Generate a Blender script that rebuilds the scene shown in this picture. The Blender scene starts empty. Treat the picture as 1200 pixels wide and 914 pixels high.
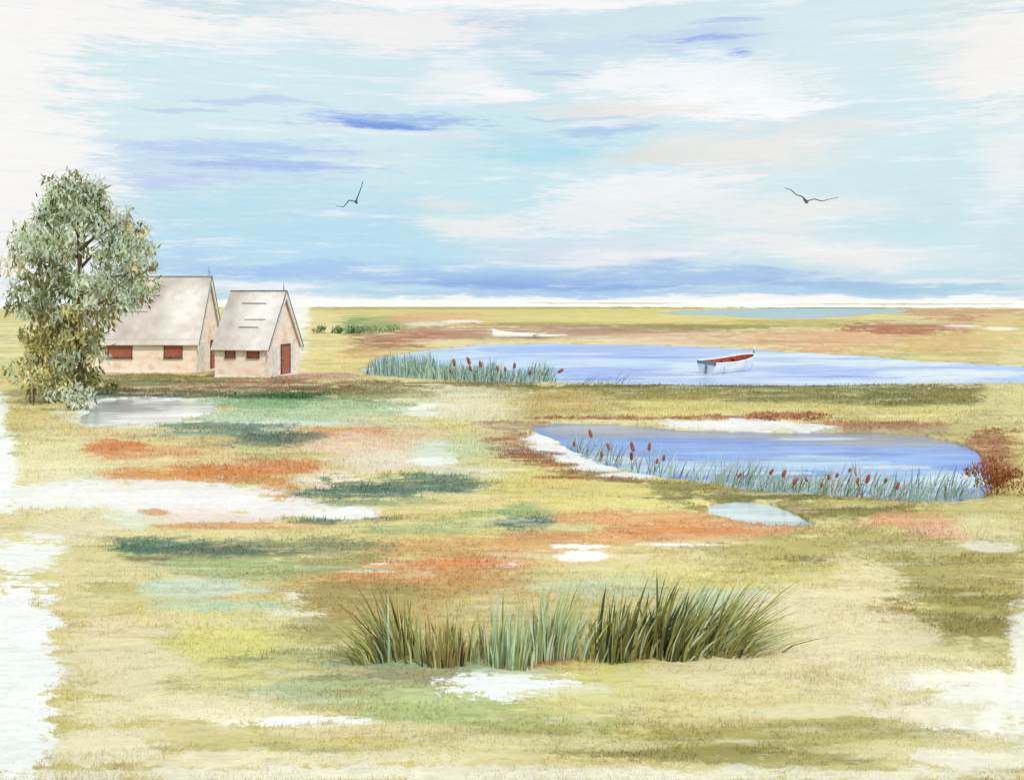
import bpy, bmesh, math, random
import numpy as np
from mathutils import Vector, Matrix

random.seed(7)
rng = np.random.default_rng(11)
scn = bpy.context.scene
COL = scn.collection

def lin(h):
    h = h.lstrip('#')
    c = [int(h[i:i+2], 16)/255 for i in (0, 2, 4)]
    return [x/12.92 if x <= .04045 else ((x+.055)/1.055)**2.4 for x in c]

# ------------------------------------------------------------------ camera
EYE = 4.7
cd = bpy.data.cameras.new('camera')
cam = bpy.data.objects.new('camera', cd)
COL.objects.link(cam)
cam.location = (0, 0, EYE)
cam.rotation_euler = (math.radians(90), 0, 0)
cd.lens = 34.56
cd.sensor_width = 36
cd.shift_y = -0.0875
cd.clip_start = .1
cd.clip_end = 60000
scn.camera = cam

# ------------------------------------------------------------------ sky
SUN_EL, SUN_AZ = 50, 150          # degrees; azimuth clockwise from +Y
STR = 0.1
SKY = [
(0.00, 1.09, 31.28, 2.24, 'b5d6ec', 0.75, 0.60),
(0.00, 4.57, 31.28, 3.95, 'c2e4ef', 0.75, 0.80),
(4.96, 11.34, 27.37, 5.23, 'd3edf2', 0.70, 0.80),
(-14.60, 11.49, 11.97, 3.23, 'd6eef3', 0.80, 0.70),
(2.49, 12.80, 18.23, 4.25, 'cfe6ef', 0.60, 0.70),
(14.60, 5.37, 15.08, 4.29, 'dcecef', 0.60, 0.80),
(-14.60, 3.70, 8.79, 2.87, 'b9def0', 0.70, 0.60),
(-8.39, 3.05, 7.26, 2.45, 'b6def0', 0.60, 0.60),
(0.99, 7.52, 5.95, 3.42, 'c4e6f0', 0.70, 0.70),
(-17.81, 7.63, 7.63, 1.21, 'c6dbf2', 0.70, 0.60),
(-16.44, 8.52, 5.48, 0.42, 'b4cdf0', 0.75, 0.60),
(-13.19, 7.61, 5.17, 0.33, 'a6c0ee', 0.80, 0.60),
(-19.15, 6.55, 3.10, 0.46, 'c3cff0', 0.70, 0.60),
(-14.60, 10.94, 3.72, 0.19, 'bcd0ef', 0.70, 0.50),
(-18.26, 10.46, 2.69, 0.11, 'b8cfea', 0.60, 0.50),
(-6.93, 10.21, 5.38, 0.48, '9dbcec', 0.80, 0.50),
(-7.17, 10.01, 2.69, 0.22, '7597e2', 0.80, 0.50),
(-6.44, 9.60, 4.41, 0.14, 'e9eef4', 0.80, 0.50),
(5.95, 9.89, 2.95, 0.34, 'b0c9ec', 0.80, 0.60),
(4.47, 10.49, 4.93, 0.10, 'b4cbea', 0.60, 0.50),
(1.99, 9.21, 3.97, 0.58, 'b9def0', 0.70, 0.60),
(1.99, 8.49, 4.46, 0.49, 'a9dcec', 0.60, 0.60),
(0.99, 14.45, 8.88, 0.65, 'c9dcee', 0.70, 0.60),
(-1.99, 15.61, 4.46, 0.55, 'b9cdec', 0.60, 0.60),
(4.96, 13.24, 4.43, 0.23, 'b4c9ec', 0.70, 0.50),
(10.81, 14.44, 3.36, 0.73, 'bcd3f0', 0.70, 0.60),
(12.62, 13.53, 0.66, 0.32, '7b9fe6', 0.85, 0.50),
(11.29, 14.51, 2.39, 0.14, '8fa8ea', 0.70, 0.50),
(12.24, 15.37, 1.90, 0.14, 'a9bcf0', 0.60, 0.50),
(-7.42, 15.26, 7.30, 1.10, 'f5f3f2', 0.90, 0.50),
(-16.90, 14.53, 5.00, 0.62, 'eef4f5', 0.70, 0.60),
(-2.98, 12.56, 2.48, 1.04, 'f2f4f5', 0.85, 0.60),
(-0.50, 11.77, 1.99, 0.38, 'fafbfb', 0.90, 0.50),
(6.93, 12.25, 3.43, 1.41, 'eaf0f1', 0.85, 0.60),
(12.72, 11.49, 6.13, 1.21, 'fafbfc', 0.95, 0.35),
(9.85, 12.63, 5.30, 0.93, 'f6f9fb', 0.90, 0.50),
(15.98, 10.73, 2.76, 0.46, 'fbfcfd', 0.95, 0.40),
(4.96, 10.96, 5.41, 0.43, 'e9e6e0', 0.70, 0.60),
(19.15, 13.47, 5.76, 2.22, 'dcecee', 0.70, 0.70),
(22.62, 10.53, 3.39, 2.22, 'd2ebf0', 0.70, 0.70),
(21.77, 6.53, 5.14, 1.60, 'cfeaf0', 0.80, 0.70),
(17.35, 9.50, 4.07, 0.46, 'efe9e2', 0.50, 0.60),
(13.66, 8.25, 5.15, 1.14, 'f0ebe4', 0.75, 0.60),
(7.91, 8.17, 2.93, 0.48, 'ecdfd4', 0.50, 0.60),
(7.91, 6.23, 5.35, 1.17, 'f3f5f6', 0.90, 0.50),
(4.47, 4.80, 3.95, 0.89, 'eef1f3', 0.90, 0.50),
(12.24, 4.95, 4.27, 1.45, 'edf0f0', 0.75, 0.60),
(-1.99, 4.32, 3.47, 0.69, 'f0f1ee', 0.80, 0.60),
(-3.48, 5.54, 2.48, 0.30, 'ece8e4', 0.60, 0.60),
(17.35, 4.36, 4.07, 1.42, 'eeeeea', 0.75, 0.60),
(14.60, 2.98, 6.96, 0.67, 'edf0f1', 0.80, 0.50),
(19.59, 2.44, 5.29, 0.65, 'f0efec', 0.80, 0.50),
(23.46, 2.37, 2.93, 0.55, 'ecf1f1', 0.70, 0.60),
(21.34, 4.02, 5.17, 0.55, 'c4e6f0', 0.70, 0.60),
(4.47, 2.58, 5.42, 0.99, 'd4dff0', 0.70, 0.60),
(5.95, 2.82, 2.95, 0.49, 'e3e8f2', 0.70, 0.60),
(24.71, 3.70, 2.05, 2.25, 'cfe8ef', 0.70, 0.70),
(3.97, 1.19, 9.32, 0.79, 'a0c0ea', 0.85, 0.50),
(12.24, 1.26, 5.68, 0.49, 'abc8ea', 0.80, 0.50),
(-0.99, 1.09, 6.93, 0.45, '9dbce8', 0.75, 0.50),
(1.99, 0.80, 6.43, 0.25, '8eafe4', 0.70, 0.60),
(19.15, 0.80, 3.99, 0.38, '9fbfe6', 0.80, 0.60),
(-13.66, 1.64, 4.22, 0.43, '9fb9ee', 0.80, 0.60),
(-17.81, 2.46, 2.70, 0.95, 'b4d3f0', 0.70, 0.60),
(-8.39, 1.28, 3.89, 0.39, 'a8c4ee', 0.80, 0.60),
(22.62, 0.64, 4.66, 0.28, 'a9cfe4', 0.80, 0.60),
(-5.95, 1.68, 9.75, 0.40, 'b2d6f0', 0.60, 0.60),
(4.96, 0.35, 23.33, 0.25, 'b2d2ee', 0.70, 0.50),
(-28.29, 12.58, 5.01, 5.41, 'f8f7f5', 0.98, 0.50),
(-26.72, 7.16, 4.36, 5.23, 'f8f7f5', 0.98, 0.50),
(-25.11, 2.34, 4.08, 4.04, 'f8f6f3', 0.95, 0.50),
(-22.19, 14.94, 6.81, 1.29, 'f9f7f5', 0.90, 0.50),
(26.72, 12.33, 2.38, 2.97, 'f9f7f4', 0.90, 0.50),
(25.11, 12.93, 2.45, 2.14, 'f6f3f0', 0.70, 0.60),
(26.33, 6.74, 1.60, 2.20, 'f2f5f4', 0.70, 0.60),
(-20.47, 0.79, 2.62, 0.56, 'fbfbf9', 0.90, 0.50),
(-14.60, 0.77, 3.72, 0.29, 'f6f8f9', 0.80, 0.50),
(0.00, 16.85, 31.28, 0.36, 'fbfaf9', 0.90, 0.60),
(-12.24, 0.00, 4.27, 0.39, 'fbfaf6', 0.90, 0.50),
(7.42, -0.10, 27.20, 0.30, 'fcfaf4', 0.97, 0.35),
(19.15, 0.09, 11.01, 0.19, 'fbf9f6', 0.90, 0.50)
]
w = bpy.data.worlds.new('World')
scn.world = w
w.use_nodes = True
nt = w.node_tree
nt.nodes.clear()
N = nt.nodes.new
L = nt.links.new
def val(n, i, v):
    if hasattr(v, 'is_output') or isinstance(v, bpy.types.NodeSocket):
        L(v, n.inputs[i])
    else:
        n.inputs[i].default_value = v
def M(op, a, b=0.0, c=0.0):
    n = N('ShaderNodeMath'); n.operation = op
    val(n, 0, a); val(n, 1, b); val(n, 2, c)
    return n.outputs[0]
def mix(f, a, b):
    n = N('ShaderNodeMix'); n.data_type = 'RGBA'
    val(n, 0, f); val(n, 6, a); val(n, 7, b)
    return n.outputs[2]
def noise(vec, scale, detail, rough=.55):
    n = N('ShaderNodeTexNoise'); L(vec, n.inputs['Vector'])
    n.inputs['Scale'].default_value = scale; n.inputs['Detail'].default_value = detail
    n.inputs['Roughness'].default_value = rough
    return n.outputs['Fac']
tc = N('ShaderNodeTexCoord')
sep = N('ShaderNodeSeparateXYZ'); L(tc.outputs['Generated'], sep.inputs[0])
az = M('MULTIPLY', M('ARCTAN2', sep.outputs[0], sep.outputs[1]), 57.29578)
el = M('MULTIPLY', M('ARCSINE', sep.outputs[2]), 57.29578)
def comb(a, b, c=0.0):
    n = N('ShaderNodeCombineXYZ'); val(n, 0, a); val(n, 1, b); val(n, 2, c); return n.outputs[0]
stretch = comb(M('MULTIPLY', az, .10), M('MULTIPLY', el, .55))
fine = comb(M('MULTIPLY', az, .25), M('MULTIPLY', el, 1.9), 3.0)
rag = M('ADD', M('MULTIPLY', M('SUBTRACT', noise(stretch, 1.3, 10, .68), .5), 2.3),
        M('MULTIPLY', M('SUBTRACT', noise(fine, 1.2, 8, .75), .5), 2.2))
dry = noise(comb(M('MULTIPLY', az, .45), M('MULTIPLY', el, 4.2), 7.0), 1.3, 8, .78)
rag = M('ADD', rag, M('MULTIPLY', M('SUBTRACT', dry, .5), 2.6))
wz = M('MULTIPLY', M('SUBTRACT', noise(comb(M('MULTIPLY', az, .12), M('MULTIPLY', el, .2), 9.0), 1.0, 4), .5), 1.6)
uv = comb(M('ADD', az, M('MULTIPLY', wz, 2.5)), M('ADD', el, wz))
sky = N('ShaderNodeTexSky'); sky.sky_type = 'NISHITA'; sky.sun_disc = False
sky.sun_elevation = math.radians(SUN_EL); sky.sun_rotation = math.radians(SUN_AZ)
K = 1/STR
def cc(h): return [x*K for x in lin(h)] + [1]
# thin high cloud over the clear sky, everywhere
f0 = N('ShaderNodeMapRange'); f0.interpolation_type = 'SMOOTHSTEP'
L(noise(stretch, .5, 5), f0.inputs[0]); f0.inputs[1].default_value = .25; f0.inputs[2].default_value = .75
f0.inputs[3].default_value = .82; f0.inputs[4].default_value = .97
cur = mix(f0.outputs[0], sky.outputs[0], cc('dcedf1'))
for (a0, e0, ra, re_, h, al, s) in SKY:
    ma = N('ShaderNodeVectorMath'); ma.operation = 'MULTIPLY_ADD'
    L(uv, ma.inputs[0]); ma.inputs[1].default_value = (1/ra, 1/re_, 0); ma.inputs[2].default_value = (-a0/ra, -e0/re_, 0)
    ln = N('ShaderNodeVectorMath'); ln.operation = 'LENGTH'; L(ma.outputs[0], ln.inputs[0])
    d = M('ADD', ln.outputs['Value'], rag)
    mr = N('ShaderNodeMapRange'); mr.interpolation_type = 'SMOOTHSTEP'
    L(d, mr.inputs[0]); mr.inputs[1].default_value = 1 + s*.8; mr.inputs[2].default_value = 1 - s*1.1
    mr.inputs[3].default_value = 0; mr.inputs[4].default_value = al
    cur = mix(mr.outputs[0], cur, cc(h))
# thin broken streaks of cirrus
for zz, lo, h, al in ((11.0, .53, 'f9f9f8', .55), (23.0, .58, 'e9e4e0', .35), (37.0, .60, 'a9c4ee', .35)):
    sn = noise(comb(M('MULTIPLY', az, .09), M('MULTIPLY', el, 1.1), zz), 1.2, 10, .72)
    mr = N('ShaderNodeMapRange'); mr.interpolation_type = 'SMOOTHSTEP'
    L(sn, mr.inputs[0]); mr.inputs[1].default_value = lo; mr.inputs[2].default_value = lo+.13; mr.inputs[4].default_value = al
    cur = mix(mr.outputs[0], cur, cc(h))
# soft grain of wispy cloud
gr = M('MULTIPLY_ADD', noise(comb(M('MULTIPLY', az, .5), M('MULTIPLY', el, 3.0), 5.0), 1.5, 8, .7), .12, .94)
vm = N('ShaderNodeVectorMath'); vm.operation = 'SCALE'; L(cur, vm.inputs[0]); L(gr, vm.inputs['Scale'])
bg = N('ShaderNodeBackground'); L(vm.outputs[0], bg.inputs[0]); bg.inputs[1].default_value = STR
ow = N('ShaderNodeOutputWorld'); L(bg.outputs[0], ow.inputs[0])
w.cycles.sampling_method = 'MANUAL'; w.cycles.sample_map_resolution = 512

# ------------------------------------------------------------------ sun
sd = bpy.data.lights.new('sun', 'SUN'); sd.energy = 2.2; sd.angle = math.radians(4); sd.color = (1, .96, .9)
sun = bpy.data.objects.new('sun', sd); COL.objects.link(sun)
sv = Vector((math.sin(math.radians(SUN_AZ))*math.cos(math.radians(SUN_EL)), math.cos(math.radians(SUN_AZ))*math.cos(math.radians(SUN_EL)), math.sin(math.radians(SUN_EL))))
sun.rotation_euler = sv.to_track_quat('Z', 'Y').to_euler()
sun.location = (0, -10, 30)

scn.view_settings.view_transform = 'Standard'
scn.view_settings.look = 'None'
scn.view_settings.gamma = 1
scn.view_settings.exposure = 0.0
scn.view_settings.use_curve_mapping = False
LIT = .92                         # display value of a white ground under this sky and sun

# ------------------------------------------------------------------ helpers
def obj(name, me, mat=None, parent=None):
    if isinstance(me, bmesh.types.BMesh):
        bm = me; me = bpy.data.meshes.new(name); bm.to_mesh(me); bm.free()
    me.name = name
    o = bpy.data.objects.new(name, me); COL.objects.link(o)
    if mat: me.materials.append(mat)
    if parent: o.parent = parent
    return o
def empty(name, loc, rz=0):
    o = bpy.data.objects.new(name, None); COL.objects.link(o)
    o.location = loc; o.rotation_euler = (0, 0, rz); o.empty_display_size = .3
    return o
def tag(o, label=None, cat=None, group=None, kind=None):
    if label: o['label'] = label
    if cat: o['category'] = cat
    if group: o['group'] = group
    if kind: o['kind'] = kind
    return o
def smooth(o):
    o.data.polygons.foreach_set('use_smooth', [True]*len(o.data.polygons)); return o

def hash2(ix, iy, seed):
    h = (ix.astype(np.int64)*374761393 + iy.astype(np.int64)*668265263 + seed*1442695041) & 0xffffffff
    h = ((h ^ (h >> 13))*1274126177) & 0xffffffff
    h = h ^ (h >> 16)
    return (h & 0xffff)/65535.0
def vnoise(x, y, seed):
    ix = np.floor(x); iy = np.floor(y); fx = x-ix; fy = y-iy
    fx = fx*fx*(3-2*fx); fy = fy*fy*(3-2*fy)
    a = hash2(ix, iy, seed); b = hash2(ix+1, iy, seed); c = hash2(ix, iy+1, seed); d = hash2(ix+1, iy+1, seed)
    return (a*(1-fx)+b*fx)*(1-fy) + (c*(1-fx)+d*fx)*fy
def fbm(x, y, seed, octs=5, rough=.55):
    t = 0; a = 1; s = 0
    for i in range(octs):
        t = t + a*(vnoise(x*2**i + 17.3*i, y*2**i - 9.1*i, seed+i)-.5); s += a; a *= rough
    return t/s*2

# ------------------------------------------------------------------ materials
def new_mat(name):
    m = bpy.data.materials.new(name); m.use_nodes = True
    t = m.node_tree; return m, t, t.nodes['Principled BSDF']
def mnode(t, typ, **kw):
    n = t.nodes.new(typ)
    for k, v in kw.items(): setattr(n, k, v)
    return n
def mnoise(t, scale, detail=6, vec=None, rough=.6, stretch=None):
    n = t.nodes.new('ShaderNodeTexNoise'); n.inputs['Scale'].default_value = scale
    n.inputs['Detail'].default_value = detail; n.inputs['Roughness'].default_value = rough
    src = vec
    if src is None:
        src = t.nodes.new('ShaderNodeTexCoord').outputs['Object']
    if stretch:
        mp = t.nodes.new('ShaderNodeMapping'); mp.inputs['Scale'].default_value = stretch
        t.links.new(src, mp.inputs[0]); src = mp.outputs[0]
    t.links.new(src, n.inputs['Vector'])
    return n.outputs['Fac']
def mramp(t, fac, stops):
    r = t.nodes.new('ShaderNodeValToRGB'); t.links.new(fac, r.inputs[0])
    while len(r.color_ramp.elements) < len(stops): r.color_ramp.elements.new(.5)
    for e, (p, c) in zip(r.color_ramp.elements, stops):
        e.position = p; e.color = (*c, 1)
    return r.outputs[0]
def surf(name, stops, scale=2, stretch=None, rough=.85, bump=.3, bscale=30, detail=7):
    m, t, b = new_mat(name)
    c = mramp(t, mnoise(t, scale, detail, stretch=stretch), [(p, lin(h)) for p, h in stops])
    t.links.new(c, b.inputs['Base Color'])
    b.inputs['Roughness'].default_value = rough
    b.inputs['Specular IOR Level'].default_value = .25
    if bump:
        bn = t.nodes.new('ShaderNodeBump'); bn.inputs['Strength'].default_value = bump; bn.inputs['Distance'].default_value = .02
        t.links.new(mnoise(t, bscale, 6, stretch=stretch), bn.inputs['Height']); t.links.new(bn.outputs[0], b.inputs['Normal'])
    return m
def foliage_mat(name, transl=.35):
    m, t, b = new_mat(name)
    at = mnode(t, 'ShaderNodeAttribute', attribute_name='tint')
    mixn = t.nodes.new('ShaderNodeMixShader'); tr = t.nodes.new('ShaderNodeBsdfTranslucent')
    t.links.new(at.outputs['Color'], b.inputs['Base Color']); t.links.new(at.outputs['Color'], tr.inputs['Color'])
    b.inputs['Roughness'].default_value = .75; b.inputs['Specular IOR Level'].default_value = .2
    mixn.inputs[0].default_value = transl
    out = t.nodes['Material Output']
    t.links.new(b.outputs[0], mixn.inputs[1]); t.links.new(tr.outputs[0], mixn.inputs[2]); t.links.new(mixn.outputs[0], out.inputs[0])
    return m
FOL = foliage_mat('leaf_tint', .45)

# ground: colours of the plant cover, sand and mud come from the 'tint' attribute; fine grain on top
def ground_mat():
    m, t, b = new_mat('marsh_ground')
    at = mnode(t, 'ShaderNodeAttribute', attribute_name='tint')
    g1 = mnoise(t, 9.0, 9, stretch=(.45, 1, 1), rough=.75)
    g2 = mnoise(t, .35, 8, stretch=(.4, 1, 1), rough=.7)
    s = mnode(t, 'ShaderNodeMath', operation='MULTIPLY_ADD'); t.links.new(g1, s.inputs[0]); s.inputs[1].default_value = .55; s.inputs[2].default_value = .725
    s2 = mnode(t, 'ShaderNodeMath', operation='MULTIPLY_ADD'); t.links.new(g2, s2.inputs[0]); s2.inputs[1].default_value = .40; s2.inputs[2].default_value = .80
    mu = mnode(t, 'ShaderNodeMath', operation='MULTIPLY'); t.links.new(s.outputs[0], mu.inputs[0]); t.links.new(s2.outputs[0], mu.inputs[1])
    vmn = mnode(t, 'ShaderNodeVectorMath', operation='SCALE'); t.links.new(at.outputs['Color'], vmn.inputs[0]); t.links.new(mu.outputs[0], vmn.inputs['Scale'])
    t.links.new(vmn.outputs[0], b.inputs['Base Color'])
    b.inputs['Roughness'].default_value = .95; b.inputs['Specular IOR Level'].default_value = .1
    bn = t.nodes.new('ShaderNodeBump'); bn.inputs['Strength'].default_value = .45; bn.inputs['Distance'].default_value = .03
    t.links.new(mnoise(t, 14, 9, rough=.75), bn.inputs['Height']); t.links.new(bn.outputs[0], b.inputs['Normal'])
    return m

# ------------------------------------------------------------------ ponds (outlines in metres)
NEAR_POND = [(1.60, 33.42), (1.86, 31.48), (2.27, 29.75), (2.76, 28.35), (3.32, 27.35), (4.01, 26.41), (5.08, 25.42), (6.01, 24.72), (7.10, 24.06), (8.21, 23.64), (9.28, 23.24), (10.49, 23.24), (11.29, 23.64), (12.26, 25.30), (13.33, 27.62), (14.42, 30.42), (14.72, 32.62), (14.37, 34.49), (12.29, 35.39), (10.38, 35.16), (7.99, 35.39), (6.23, 35.86), (3.92, 37.60), (1.64, 37.86), (0.70, 36.58), (1.08, 34.71)]
FAR_POND = [(-9.86, 66.03), (-10.90, 78.47), (-9.25, 88.76), (-3.62, 104.12), (3.72, 107.22), (14.46, 104.12), (21.82, 96.69), (23.90, 91.77), (29.38, 84.60), (31.77, 76.26), (34.93, 73.17), (37.18, 68.54), (30.77, 55.82), (23.50, 56.40), (19.18, 55.25), (14.39, 55.25), (9.59, 55.25), (6.78, 55.82), (1.98, 56.99), (-2.00, 57.60), (-5.22, 60.16), (-8.37, 62.23)]
CREEK = [(57.07, 386.74), (102.55, 492.22), (158.32, 569.94), (197.89, 569.94), (192.09, 470.82), (137.87, 360.96), (110.59, 318.49), (78.33, 257.83), (66.67, 251.83), (67.89, 300.80), (58.06, 318.49)]
POOL = [(-17.17, 39.23), (-18.65, 43.66), (-19.20, 46.28), (-18.14, 47.49), (-16.35, 47.08), (-14.10, 45.12), (-12.51, 42.63), (-12.80, 40.41), (-13.26, 38.67), (-14.30, 37.86), (-15.35, 36.83), (-16.10, 37.08)]
PUDDLE = [(4.32, 22.01), (4.72, 22.85), (5.28, 23.24), (5.97, 22.94), (6.25, 21.83), (6.39, 20.74), (5.74, 20.67), (5.06, 20.82), (4.64, 21.40)]
PONDS = [(NEAR_POND, .25), (FAR_POND, .8), (CREEK, 6.0), (POOL, .35), (PUDDLE, .12)]

def sdist(x, y, poly):
    """signed distance, positive inside"""
    d = np.full(x.shape, 1e9); inside = np.zeros(x.shape, bool)
    n = len(poly)
    for i in range(n):
        ax, ay = poly[i]; bx, by = poly[(i+1) % n]
        ex, ey = bx-ax, by-ay; wx, wy = x-ax, y-ay
        tt = np.clip((wx*ex+wy*ey)/(ex*ex+ey*ey), 0, 1)
        d = np.minimum(d, (wx-ex*tt)**2+(wy-ey*tt)**2)
        c = ((ay > y) != (by > y)) & (x < (bx-ax)*(y-ay)/((by-ay) if by != ay else 1e-9)+ax)
        inside ^= c
    d = np.sqrt(d)
    return np.where(inside, d, -d)
def basin(x, y, ponds=None):
    """how deep in a pond a point is (0 on land .. 1)"""
    out = np.zeros(x.shape)
    for poly, sc in (ponds or PONDS):
        p = np.array(poly); pad = 6*sc
        m = (x > p[:, 0].min()-pad) & (x < p[:, 0].max()+pad) & (y > p[:, 1].min()-pad) & (y < p[:, 1].max()+pad)
        if m.any():
            xx, yy = x[m], y[m]
            s = sdist(xx, yy, poly) + fbm(xx/sc*.35, yy/sc*.7, 5, 5)*sc*.9
            out[m] = np.maximum(out[m], np.clip(s/sc*.8+.5, 0, 1))
    return out
WATER_Z = -.06
def height(x, y):
    r = np.hypot(x, y)
    z = .035*fbm(x*.8, y*.8, 21, 5)*np.clip(40/np.maximum(r, 1), 0, 1)
    b = basin(x, y)
    return z*(1-b) - .30*b**1.3 + .0

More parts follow.
